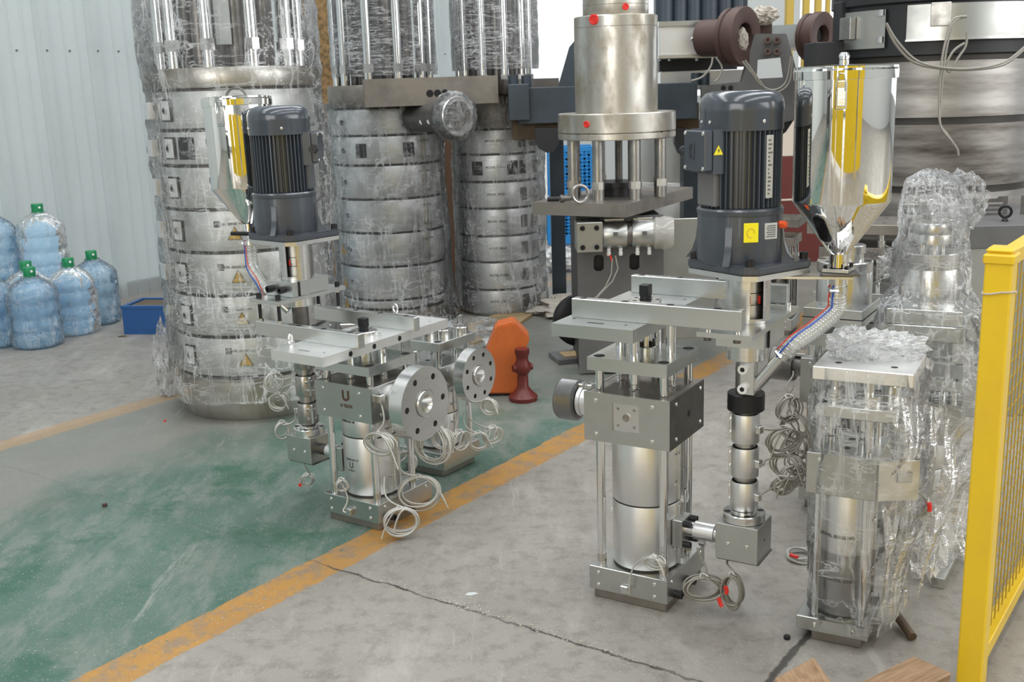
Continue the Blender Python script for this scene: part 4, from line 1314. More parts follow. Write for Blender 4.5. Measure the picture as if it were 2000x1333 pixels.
for i, (px, py, rr) in enumerate(((1540, 800, .045), (1552, 835, .045), (1556, 870, .05), (1560, 905, .045), (1545, 930, .04), (1572, 930, .04))):
    coil(m5, W5(-.24, .0, .50-.05*i), at(px, py, 3.62), rr, 5, .0030, 'grey_wire', seed=70+i, squash=1.0, sag=0)

O6 = V((1.435, 3.334, 0))
q6 = dict(W=.25, D=.26, zbase=.10, zk=(.32, .46), z2=(.50, .535), br=.09, seams=[.21], p2=(-.245, 0, 0, .26), pmat='plate', z1=(.665, .715), p1=(-.25, .0, -.012, .27), rr=.013)
m6 = small_filter('filter_unit', 'tall film-wrapped machine topped by an eye bolt, behind the yellow gate post', (O6.x, O6.y), -26, q6)
G().box(-.24, -.01, 0, .26, .7155, .765, .002).out('upper_plate', 'plate', m6)
g = G(); g.lathe([(.094, .765), (.094, .885), (.0935, .886), (.094, .887), (.094, .935), (.091, .938), (0, .938)], o=(-.125, .13, 0), seg=56); g.out('top_cylinder', 'turned', m6)
for i in range(5): G().cyl((-.125+.035*cos(i*1.256), .13+.035*sin(i*1.256), .938), (-.125+.035*cos(i*1.256), .13+.035*sin(i*1.256), .965), .007, 12).out('stud', 'chrome', m6)
g = G(); g.lathe([(.0, .965), (.062, .965), (.062, .995), (.0615, .996), (.062, .997), (.062, 1.03), (.06, 1.033), (0, 1.033)], o=(-.125, .13, 0), seg=48); g.out('cap_cylinder', 'turned', m6)
G().cyl((-.125, .13, 1.03), (-.125, .13, 1.06), .009, 14).out('eye_stem', 'turned', m6)
eye_bolt(m6, (-.125, .13, 1.055), (0, 0, 1), .018, roll=1.7)

# pieces glimpsed behind machine 5: another unit with stamped plates
O7 = gz(1760, 440, .86)
q7 = dict(W=.36, D=.30, zbase=.1, zk=(.40, .55), z2=(.70, .755), br=.10, seams=[.25], p2=(-.34, 0, 0, .3), pmat='dirty_steel', z1=(.815, .86), p1=(-.40, .02, -.01, .32), p1mat='dirty_steel', posts=((-.3, .05, .02, .03), (-.08, .05, .02, .03)), slmat='dark_steel')
m7 = small_filter('filter_unit', 'dull dark steel machine with stacked plates, behind the right hopper cone', (O7.x, O7.y), -22, q7)
hole(m7, (-.17, -.011, .838), (0, -1, 0), .016)
front_text('26904', .034, -.13, -.001, .715, m7, 'print')
g = G(); g.lathe([(.047, .60), (.047, .64), (.045, .643), (0, .643)], o=(.045, -.10, 0), seg=36); b7 = g.out('spindle_cap', 'old_steel', m7)
G().box(-.02, .1, -.16, -.02, .575, .60, .002).out('side_shelf', 'dirty_steel', m7)
G().cyl((.045, -.1, .643), (.045, -.1, .675), .017, 6).out('hex_nut', 'turned', m7)
eye_bolt(m7, (.045, -.1, .675), (0, 0, 1), .0235, roll=.9)
O8 = gz(1600, 450, .70)
q8 = dict(W=.2, D=.25, zbase=.1, zk=(.35, .47), z2=(.54, .59), br=.08, seams=[.2], p2=(-.22, 0, 0, .25), pmat='dirty_steel', z1=(.65, .70), p1=(-.2, .02, 0, .25), p1mat='dirty_steel', slmat='dark_steel')
m8 = small_filter('filter_unit', 'small dark steel machine between the right motor and the hopper cone', (O8.x, O8.y+.5), -25, q8)

# ------------------------------------------------------------------ film wraps
def film(name, label, parent_or_none, centre, prof, mat='film', seed=0, amp=.012, seg=90, sub=70, ell=(1, 1), rot=0., fold=.16, a0=0, a1=2*PI, group=None):
    """a crumpled sheet of stretch film round a thing. prof: (radius, height)"""
    rnd = random.Random(seed)
    zs = []
    H0, H1 = prof[0][1], prof[-1][1]
    g = G()
    def rad(h):
        for (ra, ha), (rb, hb) in zip(prof, prof[1:]):
            if ha <= h <= hb: return ra+(rb-ra)*(h-ha)/max(hb-ha, 1e-6)
        return prof[-1][0]
    rows = []
    full = abs(a1-a0-2*PI) < 1e-6
    nn = seg if full else seg+1
    for i in range(sub+1):
        h = H0+(H1-H0)*i/sub
        ring = []
        for k in range(nn):
            a = a0+(a1-a0)*k/seg
            r = rad(h)
            p = V((cos(a)*r*ell[0], sin(a)*r*ell[1], h))
            q = V((cos(a)*2.2+seed, sin(a)*2.2, h*2.0+seed*.7))
            d = noise.noise(q*1.3)*1.2
            q2 = V((cos(a)*4+h*5, sin(a)*4-h*3, h*2.2))
            rd = 1-abs(noise.noise(q2*1.6))*2.6
            q3 = V((a*2.2-h*9+seed, h*2.5+seed, 3.1))
            rd2 = 1-abs(noise.noise(q3*1.5))*3
            e = amp*(d + fold*rd*2.0 + fold*max(rd2, -.3)*1.6)
            n_ = V((cos(a), sin(a), 0))
            p = p+n_*e
            p = MX.Rotation(rot, 3, 'Z') @ p + V((centre[0], centre[1], 0))
            p.z += amp*.5*noise.noise(q*2+V((9, 9, 9)))
            if p.z < .004: p.z = .004
            ring.append(g.v(p))
        rows.append(ring)
    for i in range(sub):
        for k in range(seg if full else seg):
            j = (k+1) % nn
            g.bm.faces.new((rows[i][k], rows[i][j], rows[i+1][j], rows[i+1][k]))
    o = g.out(name, mat, parent_or_none, world=parent_or_none is not None, ang=50)
    if parent_or_none is None: tag(o, label, 'plastic film', group)
    return o
def crumple(name, mat, centre, rx, ry, rz_, seed, parent=None, n=30, amp=.35, flat=False, ang=35):
    """a loose crumpled lump of film or cloth"""
    g = G()
    bmesh.ops.create_icosphere(g.bm, subdivisions=4, radius=1)
    for v_ in g.bm.verts:
        d = v_.co.normalized()
        r = 1+amp*(1-abs(noise.noise(d*2.2+V((seed, 0, 0))))*3)*.6+amp*noise.noise(d*5+V((0, seed, 0)))*.7
        v_.co = V((d.x*rx*r, d.y*ry*r, d.z*rz_*r))+V(centre)
        if v_.co.z < .003: v_.co.z = .003+.002*d.x
    return g.out(name, mat, parent, world=parent is not None, ang=ang)

# ------------------------------------------------------------------ three tall banded stacks
def cyl_pos(c, r, az):
    """az: degrees to the right of the line from the stack's axis to the camera"""
    base = math.atan2(-c[1], -c[0])
    a = base+R_(az)
    return a
def stack(label, c, r, ys, key, topy, seed):
    t = thing('die_stack', label, 'machine', (c[0], c[1], 0), 0)
    base = math.atan2(-c[1], -c[0])
    fx, fy = c[0]+cos(base)*r, c[1]+sin(base)*r
    zz = [max(zat(fx, fy, y), 0) for y in ys]           # from the floor up
    bandm = 'band' if key == 1 else 'band2'
    # core
    G().cyl((0, 0, 0.01), (0, 0, zz[-1]), r*.95, 48).out('core', 'groove', t)
    # bottom forging
    g = G(); z0, z1 = 0, zz[1]
    g.lathe([(0, 0), (r*.985, 0), (r*1.0, .012), (r*1.0, z1-.02), (r*.97, z1-.008), (0, z1-.006)], seg=72); g.out('foot_ring', 'old_steel', t)
    for i in range(1, len(zz)-2):
        a, b = zz[i]+.012, zz[i+1]-.004
        g = G(); g.lathe([(r*.95, a), (r*.995, a), (r, a+.005), (r, b-.005), (r*.995, b), (r*.95, b)], seg=72)
        bd = g.out('heater_band', bandm, t)
        hgt = b-a; zc = (a+b)/2
        def patch(az, w_, h_, zc_, mat, nm, out=.004, par=bd, thick=.006):
            aa = base+R_(az)
            X = MX.Translation((0, 0, zc_)) @ MX.Rotation(aa, 4, 'Z')
            g = G(X); g.box(r-.002, r+out+thick*.0, -w_/2, w_/2, -h_/2, h_/2, .001)
            return g.out(nm, mat, par), X
        if key == 1:
            patch(-54, .080, .100, zc, 'groove', 'painted_shade_frame', .006)  # dark frame painted as the shade outlining the terminal plate
            p_, X = patch(-54, .062, .085, zc, 'white_tile', 'terminal_plate', .010)
            g = G(X); g.lathe([(.010, .010), (.017, .010), (.017, .016), (.014, .018), (.010, .018)], o=(r, 0, 0), ax=(1, 0, 0), seg=18, closed=True); g.out('gland_nut', 'turned', p_)
            G(X).lathe([(0, .0115), (.010, .0115)], o=(r, 0, 0), ax=(1, 0, 0), seg=14).out('gland_bore', 'hole', p_)
            patch(-74, .09, .075, zc, 'satin', 'terminal_box', .045)
            for s in (-1, 1):
                X2 = MX.Translation((0, 0, zc+s*hgt*.33)) @ MX.Rotation(base+R_(-80), 4, 'Z')
                G(X2).cyl((r+.004, -.02, 0), (r+.004, .02, 0), .006, 8).out('band_bolt', 'turned', bd)
            if i <= 4:
                aa = base+R_(-8)
                X3 = MX.Translation((0, 0, zc-.01)) @ MX.Rotation(aa, 4, 'Z') @ MX.Rotation(PI/2, 4, 'Z') @ MX.Rotation(PI/2, 4, 'X')
                X3 = X3 @ MX.Translation((0, 0, r-.001))
                g = G(X3); g.prism([(-.034, -.03), (.034, -.03), (0, .032)], 0, .003); st = g.out('warning_sticker', 'print', bd)
                g = G(X3); g.prism([(-.028, -.0265), (.028, -.0265), (0, .026)], .001, .004); g.out('sticker_face', 'sticker', st)
            lb, X4 = patch(-20, .030, .030, zc+hgt*.18, 'print', 'printed_mark', .0012)
            g = G(X4); g.tube([(r+.0016, .009*cos(q_)*1, .011*sin(q_)+(.003 if q_ > PI else -.003)) for q_ in [PI*.1+i_*.35 for i_ in range(10)]], .0016, 5); g.out('mark_curve', 'white_tile', lb)
            wrap_text('MODEL SERIES NO', .016, bd, (0, 0), r, zc+hgt*.15, math.degrees(base)-11, 'print', .0003)
            if i == 5 or i == 6:
                pass
        else:
            if key == 2:
                aa = -52
                for azz in (-52,):
                    X2 = MX.Translation((0, 0, zc+.0)) @ MX.Rotation(base+R_(azz), 4, 'Z')
                    G(X2).cyl((r-.002, 0, 0), (r+.004, 0, 0), .017, 14).out('gland_bore', 'dark_steel', bd)
                X2 = MX.Translation((0, 0, zc)) @ MX.Rotation(base+R_(38), 4, 'Z')
                G(X2).box(r-.002, r+.014, -.006, .0, -hgt*.46, hgt*.46, .001).out('clamp_ear', 'turned', bd)
                G(X2).box(r-.002, r+.014, .016, .022, -hgt*.46, hgt*.46, .001).out('clamp_ear', 'turned', bd)
                for s in (-.3, .3): G(X2).cyl((r+.010, -.03, s*hgt), (r+.010, .045, s*hgt), .006, 8).out('band_bolt', 'turned', bd)
                if i in (1, 2, 3):
                    X3 = MX.Translation((0, 0, zc-.01)) @ MX.Rotation(base+R_(-66), 4, 'Z') @ MX.Rotation(PI/2, 4, 'Z') @ MX.Rotation(PI/2, 4, 'X') @ MX.Translation((0, 0, r-.001))
                    g = G(X3); g.prism([(-.034, -.03), (.034, -.03), (0, .032)], 0, .003); g.out('warning_sticker', 'sticker', bd)
            else:
                patch(38, .05, .085, zc, 'dark_steel', 'terminal_plate', .008)
                patch(64, .09, .075, zc, 'satin', 'terminal_box', .050)
                wrap_text('MODEL SERIES', .020, bd, (0, 0), r, zc, math.degrees(base)-2, 'print', .0003)
            if i == len(zz)-4 and key == 2 or (key == 3 and i == len(zz)-4):
                for azz in (-28, 22):
                    patch(azz, .075, .09, zc, 'black', 'window', .003)
        if key == 1 and i == len(zz)-4:
            patch(-38, .085, .10, zc, 'black', 'window', .004)
    # top flange
    a, b = zz[-2]+.01, zz[-1]
    g = G(); g.lathe([(0, a), (r*1.02, a), (r*1.03, a+.008), (r*1.03, b-.008), (r*1.02, b), (0, b)], seg=72); tf = g.out('top_flange', 'old_steel' if key == 1 else 'dirty_steel', t)
    # rods and inner shafts above
    ztop = 2.32
    for k in range(10):
        aa = base+R_(18+36*k)
        x, y = cos(aa)*r*.84, sin(aa)*r*.84
        g = G(); g.cyl((x, y, b), (x, y, ztop), .027, 20); rd = g.out('column', 'chrome', t)
        G().cyl((x, y, b+.075), (x, y, b+.125), .036, 6).out('column_nut', 'turned', rd)
    for k in range(7):
        aa = base+R_(51*k+9)
        x, y = cos(aa)*r*.5, sin(aa)*r*.5
        G().cyl((x, y, b), (x, y, ztop), .035, 16).out('inner_shaft', 'dark_steel', t)
    g = G(); g.lathe([(0, b), (r*.38, b), (r*.38, b+.18), (r*.30, b+.2), (r*.30, ztop), (0, ztop)], seg=32); g.out('inner_drum', 'slate2', t)
    if key == 1:
        aa = base+R_(-6)
        X = MX.Translation((0, 0, b)) @ MX.Rotation(aa, 4, 'Z')
        G(X).box(r*.60, r*.62, -.035, .035, .10, .62, .002).out('pale_tag', 'pale', t)
    return t, b, zz, base
s1, b1, z1s, ba1 = stack('banded steel stack beside the white ribbed wall, with white terminal plates and amber triangle stickers', (-1.285, 5.30), .372, [822, 738, 659, 578, 494, 410, 324, 254, 174, 130], 1, 130, 1)
s2, b2, z2s, ba2 = stack('banded steel stack behind the left motor, carrying a long flat block and outlet pipe', (-.78, 7.25), .355, [645, 606, 588, 523, 457, 391, 324, 266, 212, 165], 2, 165, 2)
s3, b3, z3s, ba3 = stack('slimmer banded steel stack furthest back, standing right of the reddish board', (-.065, 7.45), .275, [622, 618, 568, 514, 463, 409, 357, 303, 254, 185], 3, 185, 3)
# foot plate and outlet pipe of the second stack
G().box(-.42, .34, -.40, .36, .0, .045, .004).out('foot_plate', 'turned', s2)
A2 = at(712, 180, 6.72); B2_ = at(973, 178, 6.86)
zb_, zt_ = at(712, 210, 6.72).z, at(712, 155, 6.72).z
d2 = (B2_-A2); d2.z = 0; d2n = d2.normalized(); n2 = V((-d2n.y, d2n.x, 0))
g = G(); g.prism([A2[:2], (A2+d2)[:2], (A2+d2+n2*.20)[:2], (A2+n2*.42)[:2]], zb_, zt_); fbk = g.out('flat_block', 'dirty_steel', s2, world=True)
bmx = PM[s2.name].inverted()
PM_block = None
for px in (838, 853, 868):
    t_ = (px-712)/(973-712)
    p_ = A2+d2*t_; p_.z = zb_+(zt_-zb_)*.42
    hole(s2, bmx @ (p_-n2*.001), -n2, .020)
p0 = at(805, 232, 6.95); p1 = at(880, 228, 6.62)
g = G(); g.cyl(p0, p1, .085, 36); g.out('outlet_pipe', 'dark_steel', s2, world=True)
dd = (p1-p0).normalized()
g = G(); g.lathe([(.080, 0), (.115, 0), (.118, .006), (.118, .10), (.112, .105), (.088, .105), (.080, .06)], o=p1-dd*.02, ax=dd, seg=44, closed=True); g.out('outlet_collar', 'turned', s2, world=True)
G().cyl(p1+dd*.0, p1+dd*.045, .080, 24).out('outlet_bore', 'dark_steel', s2, world=True)
for x_ in (0, .05): G().lathe([(0, .012), (.016, .010), (.02, 0)], o=p0.lerp(p1, .42+x_*4)+V((0, 0, -.02)) + V((-.03, -.075, 0)), ax=(-.2, -1, 0), seg=12).out('white_lug', 'white_plastic', s2, world=True)
# flat block of the third stack
A3 = at(985, 172, 6.95); B3_ = at(1092, 168, 7.2)
g = G(); d3 = B3_-A3; d3.z = 0; n3 = V((-d3.y, d3.x, 0)).normalized()*.45
g.prism([A3[:2], (A3+d3)[:2], (A3+d3+n3)[:2], (A3+n3)[:2]], at(985, 183, 6.95).z, at(985, 155, 6.95).z); g.out('flat_block', 'dirty_steel', s3, world=True)

# film round the stacks
film('stretch_film', '', s1, (-1.285, 5.30), [(.44, .10), (.415, .3), (.40, .7), (.415, 1.2), (.40, 1.5), (.41, 1.62), (.405, 2.3)], 'film', 3, .024, 120, 110, group=None)
film('stretch_film', '', s2, (-.78, 7.25), [(.43, .012), (.41, .12), (.385, .35), (.375, 1.2), (.37, 1.44)], 'film', 11, .020, 110, 90)
film('stretch_film', '', s2, (-.78, 7.30), [(.345, 1.60), (.34, 2.0), (.345, 2.32)], 'film_level', 12, .010, 100, 50)
film('stretch_film', '', s3, (-.055, 7.45), [(.31, .02), (.31, .3), (.31, .8), (.31, 1.45)], 'film', 17, .020, 110, 90)
film('stretch_film', '', s3, (-.055, 7.45), [(.29, 1.62), (.285, 2.0), (.29, 2.32)], 'film_level', 19, .012, 90, 50)
# small film hood on the outlet pipe and a tail of film at the foot of stack two
o = crumple('film_hood', 'film_bag', p1+dd*.03, .135, .13, .145, 4, None, amp=.10); tag(o, 'small clear film hood over the outlet pipe end', 'plastic film')
tl = gz(900, 640, .10)
o = crumple('film_tail', 'film_fine', (tl.x, tl.y, .07), .26, .16, .075, 9, None, amp=.6); tag(o, 'crumpled tail of film lying on the floor at the foot of the second stack', 'plastic film')
tl = gz(352, 770, .0)
o = crumple('film_scrap', 'film_fine', (tl.x-.05, tl.y, .17), .06, .06, .18, 13, None, amp=.5); tag(o, 'torn scrap of film hanging to the floor beside the first stack', 'plastic film')

# ------------------------------------------------------------------ film on the right-hand machines
X4 = PM[m4.name]; X6 = PM[m6.name]
def film_box(name, label, root, cx, cy, levels, mat, seed, amp):
    """film over a boxy machine; levels: (half width, half depth, z, dx, dy)"""
    Mx = PM[root.name]
    g = G()
    seg, sub = 96, 90
    H0, H1 = levels[0][2], levels[-1][2]
    rows = []
    for i in range(sub+1):
        h = H0+(H1-H0)*i/sub
        for L0, L1 in zip(levels, levels[1:]):
            if L0[2] <= h <= L1[2]:
                t = (h-L0[2])/(L1[2]-L0[2]); w_ = [L0[k]+(L1[k]-L0[k])*t for k in range(5)]; break
        row = []
        for k in range(seg):
            a = 2*PI*k/seg
            ca, sa = cos(a), sin(a)
            e = 1/((abs(ca)**3.2+abs(sa)**3.2)**(1/3.2))
            q = V((ca*2.3, sa*2.3, h*4+seed))
            d = amp*(noise.noise(q)*1.2+.8*(1-abs(noise.noise(q*2.3+V((seed, 0, 0))))*2.6)+.5*(1-3*abs(noise.noise(V((a*3-h*14, h*4, seed))))))
            p = V((cx+w_[3]+ca*e*w_[0]+ca*d, cy+w_[4]+sa*e*w_[1]+sa*d, h+amp*.6*noise.noise(q*2)))
            p = Mx @ p
            if p.z < .004: p.z = .004
            row.append(g.v(p))
        rows.append(row)
    for i in range(sub):
        for k in range(seg):
            j = (k+1) % seg
            g.bm.faces.new((rows[i][k], rows[i][j], rows[i+1][j], rows[i+1][k]))
    return g.out(name, mat, root, world=True, ang=50)
film_box('stretch_film', 'clear film stretched round the body of the small wrapped machine nearest the yellow gate', m4, -.06, .10,
         [(.100, .112, .050, 0, 0), (.112, .12, .10, 0, 0), (.12, .13, .25, .01, .01), (.145, .16, .40, .03, .03), (.145, .16, .55, .03, .03), (.135, .15, .66, .02, .0), (.135, .13, .78, .02, 0)], 'film', 23, .009)
cpt = X4 @ V((-.03, .16, .80))
o = crumple('film_bunch', 'film_dense', cpt, .105, .075, .038, 5, None, amp=.42, ang=20); tag(o, 'bunched film lying on the pale square top plate', 'plastic film')
cpt = X4 @ V((-.09, .12, .81))
o = crumple('film_bunch', 'film_dense', cpt, .06, .05, .045, 8, None, amp=.4, ang=20); tag(o, 'small knot of film at the back of the pale top plate', 'plastic film')
# a taut sheet of film from the machine down to the floor
def sheet(name, label, corners, mat, seed, amp, nu=50, nv=50):
    a, b, c, d = [V(q) for q in corners]
    n_ = (b-a).cross(d-a).normalized()
    g = G(); rows = []
    for i in range(nu+1):
        row = []
        for k in range(nv+1):
            s_, t_ = i/nu, k/nv
            p = a.lerp(b, s_).lerp(d.lerp(c, s_), t_)
            q = V((s_*3+seed, t_*3, 0))
            e = noise.noise(q)*1.5+.7*(1-3*abs(noise.noise(V((s_*7+t_*3, t_*2, seed)))))
            p = p+n_*amp*e
            if p.z < .004: p.z = .004
            row.append(g.v(p))
        rows.append(row)
    for i in range(nu):
        for k in range(nv): g.bm.faces.new((rows[i][k], rows[i+1][k], rows[i+1][k+1], rows[i][k+1]))
    o = g.out(name, mat, None, ang=60); tag(o, label, 'plastic film'); return o
sheet('film_sheet', 'slanting skirt of clear film from the small wrapped machine down towards the gate', [X4 @ V((.03, .0, .72)), X4 @ V((.22, .26, .60)), X4 @ V((.24, .30, .30)), X4 @ V((.03, .02, .03))], 'film', 31, .022)
film_box('stretch_film', 'heavily creased film wound round the tall eye-bolt machine', m6, -.12, .12,
         [(.20, .20, .05, .04, .0), (.20, .20, .45, .03, 0), (.16, .17, .66, 0, 0), (.15, .16, .77, 0, 0), (.115, .12, .81, 0, 0), (.110, .11, .93, 0, 0), (.095, .10, 1.0, 0, 0), (.100, .10, 1.08, .0, 0), (.075, .07, 1.17, -.01, 0), (.02, .02, 1.20, -.02, 0)], 'film_heavy', 41, .011)
cpt = X6 @ V((-.05, .14, 1.10))
o = crumple('film_bag', 'film_bag', cpt, .075, .07, .085, 15, None, amp=.35); tag(o, 'puffed bag of clear film beside the eye bolt', 'plastic film')
cpt = X6 @ V((-.21, .10, .90))
o = crumple('film_wisp', 'film_fine', cpt, .05, .03, .05, 18, None, amp=.9); tag(o, 'loose wisp of film at the left of the tall wrapped machine', 'plastic film')
cpt = gz(1850, 1130)
G_ = None
o = sheet('film_sheet', 'loose low film draped over a steel plate behind the gate post', [gz(1770, 1130, .05), gz(1885, 1080, .05), gz(1900, 900, .35), gz(1790, 930, .42)], 'film_fine', 37, .03)
# low steel plates glimpsed under it
c_ = gz(1830, 1150)
t = thing('steel_plate', 'grey steel base plate leaning on the floor under film, left of the gate post', 'plate', (c_.x, c_.y, 0), R_(58))
G().box(0, .55, -.02, .02, 0, .035, .002).out('lower_edge', 'steel', t)
g = G(MX.Rotation(R_(-28), 4, 'X')); g.box(0, .55, -.012, .012, .01, .22, .002); g.out('plate_face', 'bright', t)

# ------------------------------------------------------------------ the large press with flanged cylinder on a cabinet
pc = (.583, 5.77)
base = math.atan2(-pc[1], -pc[0])
tp_ = thing('press_unit', 'large flanged steel cylinder with red plugs, on pillars over a thick plate and grey cabinet', 'machine', (pc[0], pc[1], 0), 0)
def zy(y, r=0.): return zat(pc[0]+cos(base)*r, pc[1]+sin(base)*r, y)
Fc = V((.577, 5.30)); e1 = V((-.866, .5)); e2 = V((.5, .866))
zt0, zt1 = .862, .926
tri_pl = [Fc, Fc+e1*.52, Fc+e1*.52+e2*.93, Fc+e2*.93]
imx = MX.Translation((-pc[0], -pc[1], 0))
g = G(imx); g.prism([tuple(p) for p in tri_pl], zt0, zt1); plt_ = g.out('thick_plate', 'dirty_steel', tp_, flat=True)
r1 = .305
za, zb2, zc2 = zy(383, r1), zy(275, r1), zy(262, r1)
zf = zy(238, r1)
for k in range(8):
    a = base+R_(22+45*k)
    x, y = cos(a)*.245, sin(a)*.245
    g = G(); g.lathe([(.031, zt1), (.031, zt1+.055), (.029, zt1+.057), (.031, zt1+.09), (.029, zt1+.092), (.029, zb2+.01)], o=(x, y, 0), seg=24)
    pl_ = g.out('press_pillar', 'old_pillar', tp_)
    G().cyl((x, y, zt1+.055), (x, y, zt1+.092), .0335, 8).out('pillar_flat', 'old_steel', pl_)
g = G(); g.lathe([(.0, zb2), (.303, zb2), (.306, zb2+.004), (.306, zc2-.003), (.303, zc2), (.0, zc2)], seg=72); lf = g.out('lower_ring', 'old_steel', tp_)
for az in (48, 60): hole(lf, (cos(base+R_(az))*.305, sin(base+R_(az))*.305, (zb2+zc2)/2+.004), (cos(base+R_(az)), sin(base+R_(az)), 0), .014)
zg = zy(222, r1)
g = G(); g.lathe([(.0, zc2+.002), (.303, zc2+.002), (.307, zc2+.006), (.307, zg-.004), (.303, zg), (.0, zg)], seg=72); uf = g.out('press_flange', 'old_steel', tp_)
rc = .214
z_a = zy(85, rc); z_b = zy(68, rc); z_t = zy(35, rc); 
g = G(); g.lathe([(0, zg), (rc, zg), (rc, zy(50, rc)-.002), (rc-.002, zy(50, rc)), (rc, zy(50, rc)+.002), (rc, zy(27, rc)-.004), (rc-.004, zy(27, rc)), (0, zy(27, rc))], seg=72); bc = g.out('press_cylinder', 'old_steel', tp_)
zq = zy(27, rc)
g = G(); g.lathe([(0, zq), (.166, zq), (.168, zq+.003), (.168, zq+.05), (.166, zq+.052), (.168, zq+.054), (.168, 2.3), (0, 2.3)], seg=56); uc = g.out('upper_cylinder', 'old_steel', tp_)
def plug(par, az, r_, py, s):
    a = base+R_(az); z = zat(pc[0]+cos(a)*r_, pc[1]+sin(a)*r_, py)
    g = G(); g.lathe([(0, .003), (s*.62, .003), (s*.75, .006), (s, .004), (s, -.004)], o=(cos(a)*r_, sin(a)*r_, z), ax=(cos(a), sin(a), 0), seg=22)
    p = g.out('red_plug', 'red', par)
plug(uf, -29, .307, 243, .017); plug(bc, -30, rc, 38, .026); plug(uc, 17, .168, 13, .017)
# inner parts between the pillars
G().cyl((0, 0, zt1), (0, 0, zt1+.06), .10, 36).out('thrust_ring', 'black', tp_)
G().cyl((0, 0, zt1+.05), (0, 0, zt1+.075), .12, 36).out('thrust_ring', 'black', tp_)
for x, y in ((-.09, .05), (.07, -.07), (.02, .1)): G().cyl((x, y, zt1), (x, y, zb2), .020, 16).out('inner_rod', 'dark_steel', tp_)
# stand cabinet
sx0, sx1 = .352-pc[0], .80-pc[0]
g = G(MX.Translation((0, 5.56-pc[1], 0)) @ MX.Rotation(PI/2, 4, 'X'))
def rrect(x, z, w_, h_, c=.012): return [(x-w_+c, z-h_), (x+w_-c, z-h_), (x+w_, z-h_+c), (x+w_, z+h_-c), (x+w_-c, z+h_), (x-w_+c, z+h_), (x-w_, z+h_-c), (x-w_, z-h_+c)]
g.prism([(sx0, .01), (sx1, .01), (sx1, .84), (sx0, .84)], -.012, 0, [rrect(-.12, .60, .026, .042), rrect(.065, .60, .026, .042)])
cb = g.out('cabinet_front', 'slate2', tp_, flat=True)
G().box(sx0+.004, sx1-.004, 5.60-pc[1], 6.2-pc[1], .01, .83, .003).out('cabinet_body', 'black_paint', tp_)
G().box(sx1+.001, sx1+.30, 5.70-pc[1], 5.72-pc[1], .15, .80, .002).out('cabinet_side_panel', 'housing', tp_)
# horizontal barrel
hb0 = at(1125, 462, 5.42); hb1 = at(1165, 462, 5.42)
zc = hb0.z
wbx = hb0.x-pc[0]
G().box(wbx, wbx+.175-.045, 5.36-pc[1], 5.54-pc[1], zc-.075, zc+.075, .003).out('square_flange', 'housing', tp_)
for x in (.028, .098):
    for z in (-.048, .048): bolt(tp_, (wbx+x, 5.36-pc[1]-.0, zc+z), (0, -1, 0), .013, .7)
hx = wbx+.13
yb_ = 5.45-pc[1]
G().cyl((hx-.01, yb_, zc), (hx+.33, yb_, zc), .062, 36).out('side_barrel', 'dark_steel', tp_)
for a_, b_ in ((.005, .125), (.150, .270)):
    g = G(); g.lathe([(.064, a_), (.068, a_), (.070, a_+.003), (.070, b_-.003), (.068, b_), (.064, b_)], o=(hx, yb_, zc), ax=(1, 0, 0), seg=48, closed=True); hs_ = g.out('heater_sleeve', 'housing', tp_)
    G().box(hx+a_+.01, hx+b_-.01, yb_-.010, yb_+.004, zc+.070, zc+.080, .001).out('sleeve_clamp', 'turned', hs_)
    G().box(hx+(a_+b_)/2-.012, hx+(a_+b_)/2+.012, yb_-.0715, yb_-.069, zc+.0, zc+.02).out('printed_mark', 'print', hs_)
    for k in (.25, .75):
        x = hx+a_+(b_-a_)*k
        g = G(); g.lathe([(0, 0), (.009, 0), (.010, -.012), (.008, -.014), (.008, -.018), (.0105, -.02), (.0105, -.036), (.008, -.040), (0, -.040)], o=(x, yb_-.02, zc-.066), ax=(0, 0, 1), seg=14); g.out('ceramic_terminal', 'white_plastic', hs_)
g = G(); g.lathe([(.074, 0), (.083, .01), (.080, .03), (.086, .05), (.083, .085), (.078, .100), (0, .098)], o=(hx+.265, yb_, zc), ax=(1, -.12, 0), seg=32, fn=lambda r, h, t: r*(1+.02*sin(t*7+h*60))); g.out('wrapped_end', 'haze', tp_)
G().tube([at(1185, 495, 5.44), at(1192, 500, 5.42), at(1196, 512, 5.42)], .005, 6).out('red_sleeve', 'red', tp_, world=True)
G().tube([at(1196, 505, 5.42), at(1194, 535, 5.40), at(1183, 560, 5.38), at(1165, 580, 5.36), at(1150, 592, 5.36)], .0035, 6).out('cable', 'grey_wire', tp_, world=True)
G().tube([at(1202, 500, 5.42), at(1207, 525, 5.40), at(1196, 550, 5.38), at(1172, 575, 5.36), at(1158, 592, 5.36)], .0035, 6).out('cable', 'grey_wire', tp_, world=True)
# the loose eye bolt and T-handle lying on the plate
q_ = at(1134, 385, 5.42); 
eb = thing('eye_bolt', 'loose eye bolt standing on the thick press plate', 'eye bolt', (q_.x, q_.y, zt1), .3)
G().tube([(.042*cos(2*PI*i/28), .004, .048+.042*sin(2*PI*i/28)) for i in range(28)], .008, 10, closed=True).out('ring', 'old_pillar', eb)
q_ = at(1100, 392, 5.50)
sb = thing('eye_bolt', 'loose eye bolt lying on its side, its shank pointing left', 'eye bolt', (q_.x-.03, q_.y, zt1), .0)
G().cyl((-.05, 0, .018), (.01, 0, .018), .013, 16).out('shank', 'black', sb)
G().lathe([(.010, 0), (.022, .004), (.018, .02), (.013, .04), (.010, .075)], o=(.012, 0, .020), ax=(1, 0, 0), seg=16).out('collar', 'dark_steel', sb)
